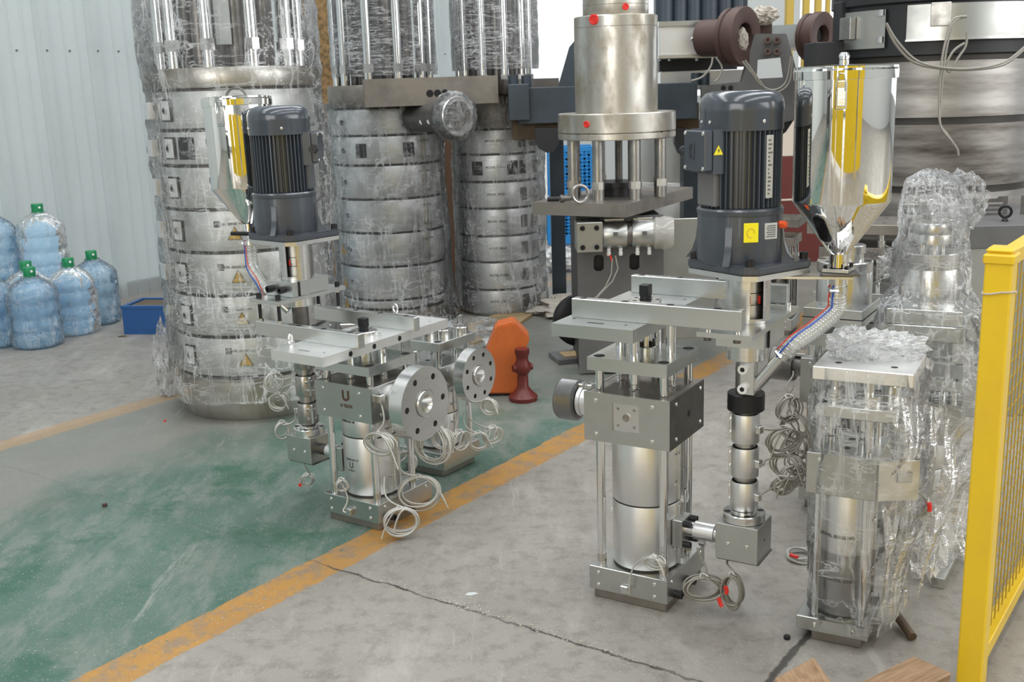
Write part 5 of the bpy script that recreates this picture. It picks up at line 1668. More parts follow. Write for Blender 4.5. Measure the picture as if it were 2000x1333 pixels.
# base foot and tyre-like wheel under the cabinet
q_ = gz(1110, 705, 0)
st = thing('floor_skid', 'thin steel skid sticking out left of the grey cabinet', 'skid', (q_.x, q_.y, 0), .25)
G().box(-.08, .12, -.08, .12, .0, .03, .002).out('skid_plate', 'slate2', st)
G().box(-.03, .10, -.04, .08, .03, .036, .001).out('cardboard_pad', 'ply', st)
g = G(); g.lathe([(.0, -.03), (.12, -.03), (.15, -.01), (.15, .03), (.12, .05), (0, .05)], o=(.12, .16, .19), ax=(0, 1, 0), seg=32); g.out('wheel', 'black', st)

# ------------------------------------------------------------------ slate-blue machine behind
Ys = 6.82
def bx_px(parent, x0, y0, x1, y1, Y, dep, mat, name, bev=.004):
    """a box whose front face is measured at depth Y"""
    a, b = at(x0, y0, Y), at(x1, y1, Y)
    z0_, z1_ = min(a.z, b.z), max(a.z, b.z)
    g = G(); g.box(a.x, b.x, Y, Y+dep, z0_, z1_, bev)
    return g.out(name, mat, parent, world=True)
q_ = at(1250, 300, Ys)
sm = thing('bending_frame', 'slate-blue heavy machine frame with cross beams and brown round flanges, in the background', 'machine', (q_.x, 7.9, 0), 0)
bx_px(sm, 1010, 172, 1362, 232, Ys, .30, 'slate', 'cross_beam')
bx_px(sm, 992, 165, 1035, 235, Ys-.06, .2, 'slate', 'beam_end')
bx_px(sm, 1000, 212, 1365, 262, Ys+.12, .18, 'rust', 'lower_beam')
for x in (1003, 1029, 1363, 1381):
    p = at(x, 165 if x < 1100 else 160, Ys)
    G().cyl((p.x, Ys+.07, p.z-.02), (p.x, Ys+.07, p.z+.055), .032, 16).out('beam_bolt', 'slate', sm, world=True)
def tri_plate(par, pts, Y, th, mat, name):
    P3 = [at(x, y, Y) for x, y in pts]
    g = G(); A = [g.v((p.x, Y, p.z)) for p in P3]; B = [g.v((p.x, Y+th, p.z)) for p in P3]
    g.bm.faces.new(A); g.bm.faces.new(B[::-1])
    for i in range(len(A)):
        j = (i+1) % len(A); g.bm.faces.new((A[i], A[j], B[j], B[i]))
    return g.out(name, mat, par, world=True, flat=True)
tri_plate(sm, [(1090, 170), (1112, 92), (1130, 70), (1136, 72), (1136, 172)], Ys+.1, .04, 'slate', 'gusset')
tri_plate(sm, [(1045, 250), (1045, 275), (1052, 290), (1068, 299), (1082, 296), (1092, 280), (1096, 250)], Ys-.02, .08, 'black_paint', 'lug')
tri_plate(sm, [(1318, 250), (1318, 280), (1326, 300), (1332, 300), (1340, 280), (1340, 250)], Ys+.05, .08, 'black_paint', 'lug')
# upper vertical housings (ribs)
for i, (x0, x1) in enumerate(((1290, 1322), (1324, 1350), (1352, 1378), (1380, 1412), (1414, 1440), (1442, 1462))):
    a, b = at(x0, 40, 7.25), at(x1, 40, 7.25)
    G().cyl(((a.x+b.x)/2, 7.45, a.z), ((a.x+b.x)/2, 7.45, 2.35), (b.x-a.x)*.55, 18).out('vertical_tube', 'slate', sm, world=True)
G().box(0, 1, 0, 1, 0, 1) if False else None
bx_px(sm, 1280, -60, 1460, 38, 7.62, .1, 'slate', 'back_casing')
bx_px(sm, 1288, 48, 1400, 108, 7.0, .35, 'bright', 'duct_box')
bx_px(sm, 1286, 42, 1408, 49, 6.98, .38, 'turned', 'duct_lip')
bx_px(sm, 1286, 107, 1404, 112, 6.98, .36, 'turned', 'duct_lip')
for x in (1293, 1312, 1366):
    p = at(x, 112, 7.0); G().cyl((p.x, 7.1, p.z-.02), (p.x, 7.1, p.z), .010, 8).out('duct_bolt', 'turned', sm, world=True)
p = at(1353, 77, 7.0); screw(sm, PM[sm.name].inverted() @ V((p.x, 7.0, p.z)), (0, -1, 0), .014)
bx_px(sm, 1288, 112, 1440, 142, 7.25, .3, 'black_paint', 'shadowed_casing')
bx_px(sm, 1290, 140, 1470, 172, 7.2, .4, 'bright', 'pale_ledge')
def ring_flange(par, px, py, Y, ry_px, th, facing, mat='primer'):
    c_ = at(px, py, Y); s_ = FPX/(c_-CC).dot(F_); r_ = ry_px/s_
    f_ = V(facing).normalized()
    g = G(); g.lathe([(r_*.46, 0), (r_*.46, th), (r_*.55, th+.006), (r_*.97, th+.006), (r_, th), (r_, 0), (r_*.90, -.006), (r_*.90, -.03), (r_*.96, -.035), (r_*.96, -.06), (r_*.5, -.06)], o=c_, ax=f_, seg=48)
    o = g.out('round_flange', mat, par, world=True)
    return o, c_, r_, f_
f1, fc1, fr1, ff1 = ring_flange(sm, 1441, 72, 6.75, 57, .05, (.80, -.75, -.02))
f2, fc2, fr2, ff2 = ring_flange(sm, 1594, 72, 7.1, 47, .05, (.72, -.80, -.02))
G().cyl(fc1-ff1*.06, fc1-ff1*.25, fr1*.62, 24).out('duct_neck', 'primer', sm, world=True)
G().cyl(fc2-ff2*.06, fc2-ff2*.34, fr2*.66, 4).out('duct_neck', 'housing', sm, world=True)
G().cyl(fc1+ff1*.0, fc1-ff1*.05, fr1*.45, 24).out('flange_bore', 'dark_steel', sm, world=True)
G().cyl(fc2+ff2*.0, fc2-ff2*.05, fr2*.44, 24).out('flange_bore', 'groove', sm, world=True)
o = crumple('white_rag', 'cloth', fc1+ff1*.045+V((-.01, 0, -.02)), .03, .02, .062, 2, None, amp=.35); tag(o, 'whitish rag of torn film stuffed in the brown flange left of the yellow posts', 'rag')
o = crumple('dirty_rag', 'cloth', at(1494, 30, 6.9), .075, .05, .05, 6, None, amp=.35); tag(o, 'stained pale rag lying on top of the brown bracket between both brown flanges', 'rag')
bx_px(sm, 1462, 35, 1508, 68, 6.95, .12, 'primer', 'bracket')
# trapezoid arm plate with a window and four bolts
P3 = [(1448, 160), (1474, 66), (1536, 66), (1560, 152), (1562, 232), (1500, 246), (1372, 222), (1370, 168)]
hl_ = [(1480, 117), (1528, 112), (1533, 151), (1478, 154)]
Ya = 6.75
gm = MX.Translation((0, Ya, 0)) @ MX.Rotation(PI/2, 4, 'X')
g = G(gm); g.prism([(at(x, y, Ya).x, at(x, y, Ya).z) for x, y in P3], -.05, 0, [[(at(x, y, Ya).x, at(x, y, Ya).z) for x, y in hl_]]); g.out('arm_plate', 'slate2', sm, world=True, flat=True)
for x in (1500, 1518):
    for y in (79, 101):
        p = at(x, y, Ya); i_ = PM[sm.name].inverted()
        bolt(sm, i_ @ V((p.x, Ya, p.z)), (-.25, -1, 0), .020, 1.4, 'primer', 'arm_bolt')
for x in (1413, 1427): p = at(x, 172, Ya); hole(sm, PM[sm.name].inverted() @ V((p.x, Ya, p.z)), (0, -1, 0), .014)
tri_plate(sm, [(1498, 245), (1498, 268), (1515, 272), (1535, 258), (1556, 226)], Ya+.02, .06, 'black_paint', 'lug')
for pts in ([(1392, 112), (1388, 130), (1372, 150), (1350, 158)], [(1398, 112), (1410, 132), (1405, 150), (1396, 160)], [(1450, 120), (1470, 145), (1485, 165), (1510, 176), (1535, 160), (1545, 110)], [(1455, 118), (1478, 150), (1500, 178), (1520, 180), (1542, 160), (1548, 112)]):
    P_ = [at(x, y, Ya-.12) for x, y in pts]
    sm_ = []
    for i in range(len(P_)-1):
        p0_, p1_, p2_, p3_ = P_[max(i-1, 0)], P_[i], P_[i+1], P_[min(i+2, len(P_)-1)]
        for k in range(6):
            t_ = k/6; sm_.append(.5*((2*p1_)+(p2_-p0_)*t_+(2*p0_-5*p1_+4*p2_-p3_)*t_*t_+(3*p1_-p0_-3*p2_+p3_)*t_**3))
    sm_.append(P_[-1])
    G().tube(sm_, .006, 6).out('cable', 'grey_wire', sm, world=True)
# lower body: legs down to the floor and a pale drum seen between the pillars
lx = at(1330, 300, 7.9)
g = G(); g.lathe([(0, 0), (.34, 0), (.34, .35), (.335, .36), (.34, .37), (.34, .80), (.335, .81), (.34, .82), (.34, 1.20), (0, 1.20)], o=(lx.x+.02, 8.0, 0), seg=48); g.out('drum', 'bright', sm, world=True)
bx_px(sm, 1020, 235, 1060, 800, 7.6, .2, 'slate', 'frame_leg') if False else None
g = G(); a = at(1415, 350, 7.6); g.box(a.x-.3, a.x-.05, 7.5, 7.7, 0, 1.25, .004); g.out('frame_leg', 'slate', sm, world=True)
g = G(); a = at(1035, 250, 7.5); g.box(a.x+.14, a.x+.24, 7.75, 7.85, 0, 1.22, .004); g.out('frame_leg', 'slate', sm, world=True)

# ------------------------------------------------------------------ big scorched barrel at the right back
bc_ = at(1893, 240, 5.45); bcx = bc_.x; bR = .50; bcy = 5.45+bR
bb = thing('scorched_barrel', 'very large scorched steel barrel with dark hoops, behind the right hopper and gate', 'machine', (bcx, bcy, 0), 0)
bdir = math.atan2(-bcy, -bcx)
fxy = (bcx+cos(bdir)*bR, bcy+sin(bdir)*bR)
zz = [zat(*fxy, y) for y in (520, 372, 237, 112)]
G().cyl((0, 0, 0), (0, 0, 1.85), bR*.965, 72).out('barrel_core', 'groove', bb)
zl = [0.25]+zz
for i in range(len(zl)-1):
    g = G(); g.lathe([(bR*.96, zl[i]+.016), (bR, zl[i]+.018), (bR, zl[i+1]-.018), (bR*.96, zl[i+1]-.016)], seg=96); bd = g.out('heater_band', 'scorched', bb)
    if i >= 1:
        zc_ = (zl[i]+zl[i+1])/2+.02
        X = MX.Translation((0, 0, zc_+.03)) @ MX.Rotation(bdir+R_(-58), 4, 'Z')
        G(X).box(bR-.004, bR+.012, -.05, .05, -.055, .055, .002).out('terminal_plate', 'satin', bd)
        X3 = MX.Translation((0, 0, zc_+.01)) @ MX.Rotation(bdir+R_(-44), 4, 'Z') @ MX.Rotation(PI/2, 4, 'Z') @ MX.Rotation(PI/2, 4, 'X') @ MX.Translation((0, 0, bR-.001))
        G(X3).prism([(-.03, -.03), (.03, -.03), (0, .035)], 0, .003).out('warning_sticker', 'rust', bd)
z3_ = zz[-1]
g = G(); g.lathe([(bR*1.0, z3_+.01), (bR*1.03, z3_+.015), (bR*1.03, z3_+.26), (bR*1.07, z3_+.27), (bR*1.07, z3_+.33), (bR*.9, z3_+.34)], seg=96); g.out('top_hoop', 'black_paint', bb)
def curved_panel(az0, az1, z0_, z1_, mat, nm, out_):
    n = 10; g = G()
    rr = bR*1.03+out_
    g.lathe([(rr-.03, z0_), (rr, z0_), (rr, z1_), (rr-.03, z1_)], seg=n, closed=True, a0=bdir+R_(az0), a1=bdir+R_(az1)); return g.out(nm, mat, bb)
cp1 = curved_panel(-56, -26, z3_+.055, z3_+.24, 'housing', 'cover_panel', .02)
cp2 = curved_panel(-14, 60, z3_+.085, z3_+.25, 'housing', 'cover_panel', .035)
for zq_ in (.08, .21): curved_panel(-31, -27, z3_+zq_, z3_+zq_+.03, 'chrome', 'hinge', .028)
curved_panel(-14, 60, z3_+.078, z3_+.088, 'turned', 'panel_lip', .05)
for az, zq_ in ((-50, .16), (2, .20)):
    X = MX.Translation((0, 0, z3_+zq_)) @ MX.Rotation(bdir+R_(az), 4, 'Z')
    G(X).box(bR*1.03+.02, bR*1.03+.055, -.045, .045, -.055, .055, .002).out('junction_plate', 'old_pillar', bb)
# ledge and support left of the hoop
G(MX.Rotation(bdir+R_(-66), 4, 'Z')).box(bR*.9, bR*1.35, -.10, .10, z3_-.02, z3_+.10, .004).out('side_bracket', 'black_paint', bb)
G(MX.Rotation(bdir+R_(-62), 4, 'Z')).box(bR*.9, bR*1.10, -.05, .05, z3_+.10, z3_+.30, .004).out('side_bracket', 'black_paint', bb)
def spline(P_, k_=6):
    P_ = [V(p) for p in P_]; o_ = []
    for i in range(len(P_)-1):
        a_, b_, c_, d_ = P_[max(i-1, 0)], P_[i], P_[i+1], P_[min(i+2, len(P_)-1)]
        for k in range(k_):
            t_ = k/k_; o_.append(.5*((2*b_)+(c_-a_)*t_+(2*a_-5*b_+4*c_-d_)*t_*t_+(3*b_-a_-3*c_+d_)*t_**3))
    return o_+[P_[-1]]
Yc = 5.12
for k, pts in enumerate(([(1731, 45), (1752, 80), (1790, 118), (1840, 132), (1900, 134), (1960, 122), (2003, 90)], [(1731, 48), (1748, 85), (1785, 122), (1845, 135), (1905, 136), (1962, 126), (2003, 95)],
                         [(1888, 32), (1862, 38), (1848, 75), (1838, 130), (1834, 210), (1838, 248), (1858, 275), (1870, 292), (1872, 304)], [(1888, 33), (1866, 42), (1852, 80), (1843, 135), (1838, 190), (1836, 240), (1850, 262), (1866, 286), (1871, 300)],
                         [(1889, 62), (1886, 90), (1870, 115), (1855, 140), (1848, 128), (1862, 100), (1884, 84)])):
    G().tube(spline([at(x, y, Yc+.02*k) for x, y in pts]), .0055, 6).out('cable', 'grey_wire', bb, world=True)

# grey cabinet with an eye bolt, right edge
a = at(1895, 432, 4.6)
ck = thing('grey_cabinet', 'flat grey machine top with black eye bolt at the right edge', 'cabinet', (a.x, 4.6, 0), R_(-2))
zt_c = zat(a.x, 4.6, 442)
G().box(-.05, .9, 0, .75, zt_c-.10, zt_c, .004).out('cabinet_top', 'slate2', ck)
G().box(-.03, .86, .03, .7, 0, zt_c-.10, .003).out('cabinet_body', 'housing', ck)
eye_bolt(ck, (.20, .13, zt_c), (0, 0, 1), .024, roll=1.1, mat='black')
for x in (.14, .36):
    g = G(MX.Translation((x, .35, zt_c)) @ MX.Rotation(PI/2, 4, 'X')); g.prism([(0, 0), (.16, 0), (.16, .085), (.12, .085), (.11, .075), (.05, .075), (.04, .085), (0, .085)], -.003, 0, [[(.06, .010+.02*k), (.14, .010+.02*k), (.14, .018+.02*k), (.06, .018+.02*k)] for k in range(3)]); g.out('slotted_bracket', 'dark_steel', ck, flat=True)

# ------------------------------------------------------------------ yellow gate
g0 = gz(1903, 1333)
gt = thing('mesh_gate', 'bright yellow steel mesh gate at the right edge of the picture', 'gate', (g0.x-.014, g0.y-.012, 0), HA)
hgt = 1.085
zp = at(1958, 487, g0.y).z
G().box(-.03, .03, -.03, .03, 0, zp-.004, .004).out('gate_post', 'yellow', gt)
g = G(); g.box(-.034, .034, -.034, .034, zp-.03, zp-.006, .004); g.box(-.030, .030, -.030, .030, zp-.006, zp+.008, .006); g.out('post_cap', 'yellow', gt)
G().box(.034, 1.6, -.018, .018, .035, .075, .002).out('bottom_rail', 'yellow', gt)
G().box(.034, 1.6, -.018, .018, zp-.045, zp-.008, .002).out('top_rail', 'yellow', gt)
G().box(1.56, 1.60, -.02, .02, .0, zp, .002).out('far_post', 'yellow', gt)
for z in (.26, .80):
    G().cyl((.0, -.030, z), (.0, -.036, z), .007, 10).out('gate_bolt', 'turned', gt) if False else None
    G().box(.030, .052, -.012, .012, z-.012, z+.012, .002).out('mesh_clip', 'turned', gt)
nw = 0
vm = G(); vm.cyl((0, 0, 0), (0, 0, 1), 1, 6)
vw_ = vm.out('mesh_wire', 'yellow_wire', gt); vme = vw_.data
def wire(p, q, r=.0019):
    p, q = V(p), V(q); d = q-p
    o = bpy.data.objects.new('mesh_wire', vme); COL.objects.link(o); o.parent = gt
    o.matrix_local = MX.Translation(p) @ d.to_track_quat('Z', 'Y').to_matrix().to_4x4() @ MX.Diagonal((r, r, d.length, 1))
    return o
first = True
for i in range(33):
    x = .06+i*.046
    if first:
        d = V((0, 0, zp-.11)); vw_.matrix_local = MX.Translation((x, 0, .07)) @ MX.Diagonal((.0019, .0019, zp-.11, 1)); first = False
    else: wire((x, 0, .07), (x, 0, zp-.04))
for k in range(22):
    z = .10+k*.043
    if z < zp-.05: wire((.033, .004, z), (1.56, .004, z))
tr_ = [V((cos(t)*.034*(1.25 if abs(cos(t)) > .7 or abs(sin(t)) > .7 else 1.0), sin(t)*.034*1.2, zp-.085+.004*sin(3*t))) for t in [2*PI*i/24 for i in range(24)]]
tr_ = []
for i in range(32):
    t = 2*PI*i/32; e = 1/((abs(cos(t))**8+abs(sin(t))**8)**(1/8)); tr_.append(V((cos(t)*e*.0325, sin(t)*e*.0325, zp-.095+.004*sin(2*t))))
G().tube(tr_, .0022, 6, closed=True).out('string', 'cloth', gt)

# ------------------------------------------------------------------ timber blocks at the bottom
def block(label, Pm, L, Wd, H, mat='wood', tilt=None):
    t = thing('timber_block', label, 'wood block', Pm[0], Pm[1], None, tilt)
    g = G(); g.box(-L/2, L/2, -Wd/2, Wd/2, 0, H, .004)
    for v_ in g.bm.verts: v_.co += V((noise.noise(v_.co*30), noise.noise(v_.co*30+V((5, 0, 0))), noise.noise(v_.co*30+V((0, 5, 0)))))*.004
    g.out('block_body', mat, t, flat=True)
    g = G(); g.box(-L/2-.002, -L/2+.001, -Wd/2+.004, Wd/2-.004, .004, H-.004, .001); g.out('sawn_end', 'endgrain', t, flat=True)
    return t
cA = gz(1725, 1322, .085)
block('rough timber block nearest the gate post, its upper face dark and worn', ((cA.x+.03, cA.y-.02, .0), R_(33)), .26, .105, .085)
cB = gz(1568, 1330, .08)
tB = thing('timber_block', 'timber offcut left of the other block, showing ridged pale end grain', 'wood block', (cB.x, cB.y-.03, 0), R_(-62))
g = G(); v8 = [(-.035, -.07, 0), (.075, -.07, 0), (.075, .07, 0), (-.035, .07, 0), (-.045, -.06, .10), (.030, -.07, .072), (.040, .06, .075), (-.045, .065, .12)]
vs_ = [g.v(p) for p in v8]
for f in ((0, 3, 2, 1), (4, 5, 6, 7), (0, 1, 5, 4), (1, 2, 6, 5), (2, 3, 7, 6), (3, 0, 4, 7)): g.bm.faces.new([vs_[i] for i in f])
bmesh.ops.bevel(g.bm, geom=g.bm.edges[:], offset=.002, segments=1, affect='EDGES')
g.out('block_body', 'wood', tB, flat=True)
g = G()
for k in range(12): g.box(.0745, .0765, -.062+k*.0105, -.0555+k*.0105, .006, .066, .0005)
g.out('end_ridges', 'endgrain', tB, kind='stuff')

# ------------------------------------------------------------------ water bottles
def bottle(label, p, s=1., seed=0, rz=0.):
    t = thing('water_bottle', label, 'water bottle', p, rz, 'bagged water bottles by the white wall')
    r = .135*s
    pr = [(0, .008), (r*.80, .0), (r*.95, .008), (r, .03), (r, .085), (r*.955, .10), (r, .115), (r, .165), (r*.945, .185), (r*.945, .20), (r, .22), (r, .275), (r*.955, .29), (r*.99, .305), (r*.97, .335), (r*.86, .37), (r*.62, .40), (r*.38, .42), (r*.235, .43), (r*.225, .465), (0, .465)]
    g = G(); g.lathe([(a, b*s) for a, b in pr], seg=36); g.out('bottle_body', 'water', t)
    h = .445*s
    g = G(); g.lathe([(r*.27, h-.004), (r*.285, h), (r*.27, h+.03), (r*.285, h+.052), (r*.26, h+.058), (0, h+.058)], seg=24); cp = g.out('cap', 'cap', t)
    base_ = math.atan2(-p[1], -p[0])-rz
    g = G(MX.Rotation(base_+.35, 4, 'Z')); g.lathe([(0, .0015), (.008, .0015), (.008, 0)], o=(r*.283, 0, h+.035), ax=(1, 0, 0), seg=12); g.out('cap_sticker', 'white_tile', cp)
    rnd = seed*1.7
    g = G(); rows = []
    for i in range(34):
        hh = .004+.44*s*i/33
        for (ra, ha), (rb, hb) in zip(pr[1:], pr[2:]):
            if ha*s <= hh <= hb*s: rr_ = ra+(rb-ra)*(hh-ha*s)/max((hb-ha)*s, 1e-6); break
        else: rr_ = r*.25
        row = []
        for k in range(48):
            a = 2*PI*k/48
            q = V((cos(a)*3+rnd, sin(a)*3, hh*9))
            e = .014+.012*noise.noise(q)+.010*(1-abs(noise.noise(q*1.8+V((3, 3, 0))))*3)
            row.append(g.v((cos(a)*(rr_+max(e, .003)), sin(a)*(rr_+max(e, .003)), hh+.006)))
        rows.append(row)
    for i in range(33):
        for k in range(48): g.bm.faces.new((rows[i][k], rows[i][(k+1) % 48], rows[i+1][(k+1) % 48], rows[i+1][k]))
    g.out('clear_bag', 'film_bag', t, ang=50)
    return t
pA_ = gz(75, 684); pB_ = gz(150, 658); pC_ = gz(-10, 684)
dv = V((-.43, 1, 0)).normalized()*.14
bottle('front bagged water bottle on the floor, second from the picture\'s left edge', (pA_.x-.05, pA_.y+.13, 0), 1, 1)
bottle('bagged water bottle on the floor, rightmost of the group', (pB_.x-.05, pB_.y+.13, 0), 1, 2)
bottle('bagged water bottle on the floor, cut by the left edge', (pC_.x-.05, pC_.y+.13, 0), 1, 3)
bottle('bagged water bottle behind the front one, mostly hidden', (-3.14, 6.98, 0), 1, 4)
bottle('bagged water bottle behind the rightmost one, mostly hidden', (-2.865, 7.385, 0), 1, 5)
# the upper two stand on a low box at the wall
pu = thing('bottle_plinth', 'low blue box at the wall under the two upper bottles', 'box', (-3.30, 7.30, 0), 0)
G().box(-.30, .28, -.12, .13, 0, .325, .004).out('box_body', 'crate', pu)
bottle('upper bagged water bottle against the wall, rightmost of the raised pair', (-3.155, 7.30, .326), 1.03, 6)
bottle('upper bagged water bottle at the left edge, beside the raised clear one', (-3.46, 7.25, .326), 1.03, 7)
# blue crate
cr = gz(290, 655)
t = thing('blue_crate', 'dark blue plastic crate on the floor left of the first stack', 'crate', (cr.x, cr.y+.17, 0), R_(-8))
g = G(); g.prism([(-.16, -.15), (.3, -.15), (.3, .15), (-.16, .15)], .17, .19, [[(-.13, -.12), (.27, -.12), (.27, .12), (-.13, .12)]]); g.out('rim', 'crate', t, flat=True)
for n_, b_ in (('front_wall', (-.155, .295, -.147, -.135, 0, .17)), ('back_wall', (-.155, .295, .135, .147, 0, .17)), ('left_wall', (-.155, -.143, -.135, .135, 0, .17)), ('right_wall', (.283, .295, -.135, .135, 0, .17)), ('crate_floor', (-.143, .283, -.135, .135, .0, .01))):
    G().box(*b_, .001).out(n_, 'crate', t)
G().box(-.02, .16, -.149, -.146, .03, .13, .001).out('recess_panel', 'black_paint' if False else 'crate', t)
G().box(-.125, .265, -.115, .115, .10, .183, .01).out('contents', 'rust', t)

# ------------------------------------------------------------------ blue slatted crates behind the press
def lattice(label, px0, py0, px1, py1, Y, rz=0.):
    a, b = at(px0, py1, Y), at(px1, py0, Y)
    t = thing('plastic_crate', label, 'crate', ((a.x+b.x)/2, Y, a.z), rz)
    W2, H = abs(b.x-a.x)/2, b.z-a.z
    for nm, bx in (('top_bar', (-W2, W2, -.01, .01, H-.05, H)), ('bottom_bar', (-W2, W2, -.01, .01, 0, .08)), ('side_bar', (-W2, -W2+.04, -.01, .01, .08, H-.05)), ('side_bar', (W2-.04, W2, -.01, .01, .08, H-.05))):
        G().box(*bx, .002).out(nm, 'crate2', t)
    def lat(sign):
        g = G()
        n = int((2*W2+H)/.085)
        for i in range(n):
            x0 = -W2-H+i*.085+.03
            p, q = V((x0, 0, .06)), V((x0+H, 0, H+.03-.06))
            if sign < 0: p.x, q.x = -p.x, -q.x
            # clip to the frame
            P_, Q_ = p.copy(), q.copy()
            d = Q_-P_
            ts = sorted([max(0, min(1, (-W2+.02-P_.x)/d.x)), max(0, min(1, (W2-.02-P_.x)/d.x))])
            A, B = P_+d*ts[0], P_+d*ts[1]
            if (B-A).length < .05: continue
            g2 = G(); n_ = V((-d.z, 0, d.x)).normalized()*.011
            v_ = [g2.v(A+n_+V((0, y, 0))) for y in (-.008, .008)]+[g2.v(B+n_+V((0, y, 0))) for y in (-.008, .008)]+[g2.v(B-n_+V((0, y, 0))) for y in (-.008, .008)]+[g2.v(A-n_+V((0, y, 0))) for y in (-.008, .008)]
            g2.bm.faces.new((v_[0], v_[2], v_[4], v_[6])); g2.bm.faces.new((v_[7], v_[5], v_[3], v_[1]))
            for i_ in range(4): j_ = (i_+1) % 4; g2.bm.faces.new((v_[2*i_], v_[2*i_+1], v_[2*j_+1], v_[2*j_]))
            g2.out('slat', 'crate2', t, flat=True)
    lat(1); lat(-1)
    # the side going back
    G().box(W2-.02, W2, 0, .3, 0, H, .002).out('end_wall', 'crate2', t)
    G().box(-W2, W2, .29, .30, 0, H, .002).out('back_wall', 'crate2', t)
    return t
zc1 = gz(1110, 478).y
lattice('bright blue lattice crate standing on the floor behind the press plate', 1070, 392, 1160, 478, zc1)
lattice('bright blue lattice crate stacked on the other, seen between the press pillars', 1072, 285, 1160, 388, zc1)

# ------------------------------------------------------------------ odds and ends
pb = gz(880, 560)
t = box_thing('reddish_board', 'board', (at(885, 400, 7.9).x-.02, 7.95, 0), .16, .03, 1.42, R_(-14)); tag(t, 'upright reddish wooden board standing between the second and third stacks', 'board')
g = G(); g.box(-.086, -.074, -.018, .018, .01, 1.41, .001); g.out('pale_edge', 'ply', t)
pp = [gz(905, 665), gz(1000, 635), gz(998, 612), gz(930, 640)]
g = G(); g.prism([gz(890, 672)[:2], gz(925, 676)[:2], gz(1010, 640)[:2], gz(1040, 618)[:2], gz(985, 612)[:2], gz(915, 640)[:2]], .0, .018); o = g.out('plywood_sheet', 'ply', flat=True); tag(o, 'yellow-brown plywood sheet on the floor before the furthest stack', 'board')
# orange casting and maroon valve behind the third machine
oc = gz(985, 775)
t = thing('orange_casting', 'bright orange hooded casting standing behind the smaller bolted flange', 'casting', (oc.x-.02, oc.y, 0), 0)
Yo = oc.y
def oz(x, y): p = at(x, y, Yo); return (p.x-(oc.x-.02), p.z)
g = G(MX.Rotation(PI/2, 4, 'X'))
g.prism([oz(925, 770), oz(945, 700), oz(968, 640), oz(1004, 630), oz(1035, 662), oz(1020, 700), oz(1010, 770)], -.16, 0)
bmesh.ops.bevel(g.bm, geom=g.bm.edges[:], offset=.008, segments=2, affect='EDGES'); g.out('hood', 'orange', t)
mv = gz(1010, 772)
t = thing('maroon_valve', 'small dark red cast stand right of the smaller bolted flange', 'valve', (mv.x+.03, mv.y-.09, 0), .4)
g = G(); g.lathe([(.0, 0), (.07, 0), (.072, .02), (.045, .045), (.028, .07), (.026, .13), (.04, .15), (.042, .18), (.03, .2), (.03, .225), (.036, .235), (.036, .26), (0, .262)], seg=20); g.out('valve_body', 'maroon', t)
G().cyl((-.05, 0, .165), (.05, 0, .165), .018, 14).out('cross_port', 'maroon', t)
# crumpled sheet on the floor at the foot of stack three
p = gz(1075, 605); o = crumple('crumpled_sheet', 'cloth', (p.x+.14, p.y-.02, .02), .26, .26, .05, 21, None, amp=.6); tag(o, 'beige crumpled sheet on the floor at the foot of the furthest stack', 'sheet')
p = gz(1092, 530); o = crumple('white_bag', 'white_tile', (p.x, p.y, .10), .13, .10, .10, 25, None, amp=.3); tag(o, 'small white bag on the sunlit floor beyond the press', 'bag')
# shaggy brown bale between the first two stacks
q_ = at(628, 60, 8.9)
g = G(); g.lathe([(0, 0), (.14, 0)]+[(.14, .1+i*.08) for i in range(30)]+[(0, 2.5)], o=(q_.x, 8.9, 0), seg=28, fn=lambda r, h, t: r*(1+.22*noise.noise(V((cos(t)*3, sin(t)*3, h*5))))); o = g.out('brown_bale', 'coir'); tag(o, 'tall shaggy brown bale glimpsed between the first two stacks', 'bale')
# coil of cable on the floor and debris
t = thing('cable_coil', 'small cable hank with red sleeve on the floor by the small wrapped machine', 'cable', (gz(1565, 1090).x, gz(1565, 1090).y, 0))
g = G(); rn = random.Random(4); pts = []
for k in range(5):
    ox, oy, rr_ = rn.uniform(-.008, .008), rn.uniform(-.01, .01), rn.uniform(.036, .05)
    for i in range(20):
        a = 2*PI*i/20; pts.append(V((ox+cos(a)*rr_, oy+sin(a)*rr_*1.1, .004+k*.0035+.003*sin(a*2+k))))
pts += [V((.06, .01, .01)), V((.09, .03, .02)), V((.13, .05, .03)), V((.17, .06, .05))]
g.tube(spline(pts, 2), .0028, 6); g.out('cable', 'white_wire', t, ang=80)
G().tube([V((cos(a)*.046-.0, sin(a)*.05, .022)) for a in (3.6, 3.8, 4.0, 4.2)], .006, 8).out('red_sleeve', 'red', t)
for i, (x, y, r_, m_, lb) in enumerate(((1537, 1249, .009, 'black', 'tiny black nut on the floor beside the dark floor seam'), (322, 824, .006, 'red', 'tiny red chip on the floor before the first stack'), (205, 990, .010, 'primer', 'small brown chip on the green floor'))):
    p = gz(x, y); g = G(); g.cyl((0, 0, 0), (0, 0, r_*1.2), r_, 6); o = g.out('floor_chip', m_); o.matrix_world = MX.Translation(p) @ MX.Rotation(i, 4, 'Z'); tag(o, lb, 'debris')
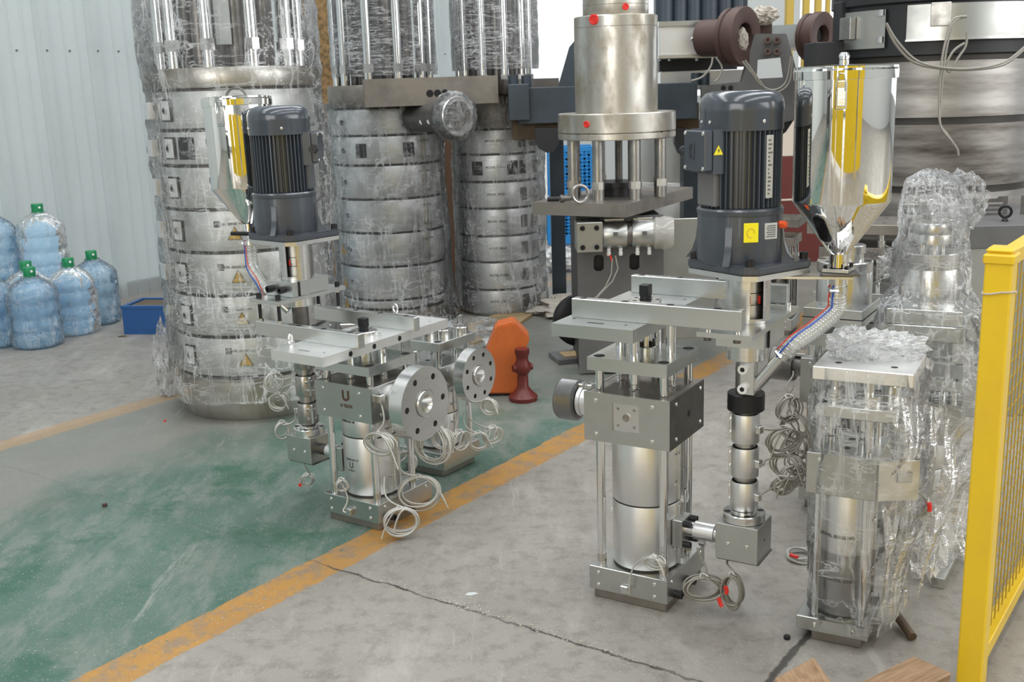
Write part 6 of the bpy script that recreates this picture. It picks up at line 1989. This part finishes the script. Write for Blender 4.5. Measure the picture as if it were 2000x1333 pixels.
for i, (x, y, r_, lb) in enumerate(((922, 1161, .022, 'pale green paint flake on the floor near the crack'), (240, 658, .03, 'small dark leaf scrap on the floor left of the blue crate'))):
    p = gz(x, y); g = G(); g.prism([(-r_, -r_*.3), (-r_*.2, -r_*.5), (r_*.9, 0), (r_*.3, r_*.5), (-r_*.6, r_*.4)], 0, .001+.004*i); o = g.out('floor_flake', 'pale' if not i else 'rust'); o.matrix_world = MX.Translation(p); tag(o, lb, 'debris')
# rubble along the open crack
g = G(); rn = random.Random(12)
for i in range(130):
    v_ = rn.triangular(-2.3, -1.2, -1.62); p = hall(2.312+rn.gauss(0, .010), v_); s_ = rn.uniform(.001, .0042)
    bmesh.ops.create_cube(g.bm, size=1, matrix=MX.Translation((p.x, p.y, s_*.35)) @ MX.Rotation(rn.random()*3, 4, 'Z') @ MX.Diagonal((s_*rn.uniform(1, 2.4), s_, s_*.8, 1)))
o = g.out('rubble', 'cloth'); tag(o, 'loose concrete grit along the open crack in the floor', 'grit'); o['kind'] = 'stuff'

# ------------------------------------------------------------------ behind the camera: what the hopper mirrors
for i, (x, w_, nm) in enumerate(((-2.15, 1.0, 'the leftmost as one faces them'), (-.95, 1.15, 'left of the centre gap'), (.75, 1.5, 'right of the centre gap'), (2.1, .8, 'the rightmost as one faces them'))):
    t = thing('yellow_screen', 'yellow steel screen behind the viewpoint, mirrored in the hoppers, %s' % nm, 'screen', (x, -.75-.06*abs(x), 0), R_(-6*x))
    G().box(-w_/2, w_/2, -.02, .02, .12, 1.75, .004).out('sheet', 'yellow', t)
    for s_ in (-1, 1): G().box(s_*w_/2-.03, s_*w_/2+.03, -.03, .03, 0, 1.8, .004).out('post', 'yellow', t)
def dark_rack(label, u, v):  # unseen racks, added to put dark streaks into the metal reflections
    p = hall(u, v)
    t = thing('added_reflection_rack', label, 'rack', (p.x, p.y, 0), HA)
    for a in (-1, 1):
        for b in (-1, 1): G().box(a*.9-.04, a*.9+.04, b*.35-.04, b*.35+.04, 0, 2.4, .004).out('rack_post', 'slate', t)
    for z in (.5, 1.2, 1.9): G().box(-.95, .95, -.4, .4, z, z+.06, .004).out('rack_shelf', 'slate2', t)
    G().box(-.8, .8, -.3, .3, .56, 1.1, .01).out('rack_load', 'dark_steel', t)
    return t
dark_rack('unseen dark rack, added for metal reflections, behind the photographer, left side', -3.5, -2.6)
dark_rack('unseen dark rack, added for metal reflections, behind the photographer, right side', -2.6, 3.6)
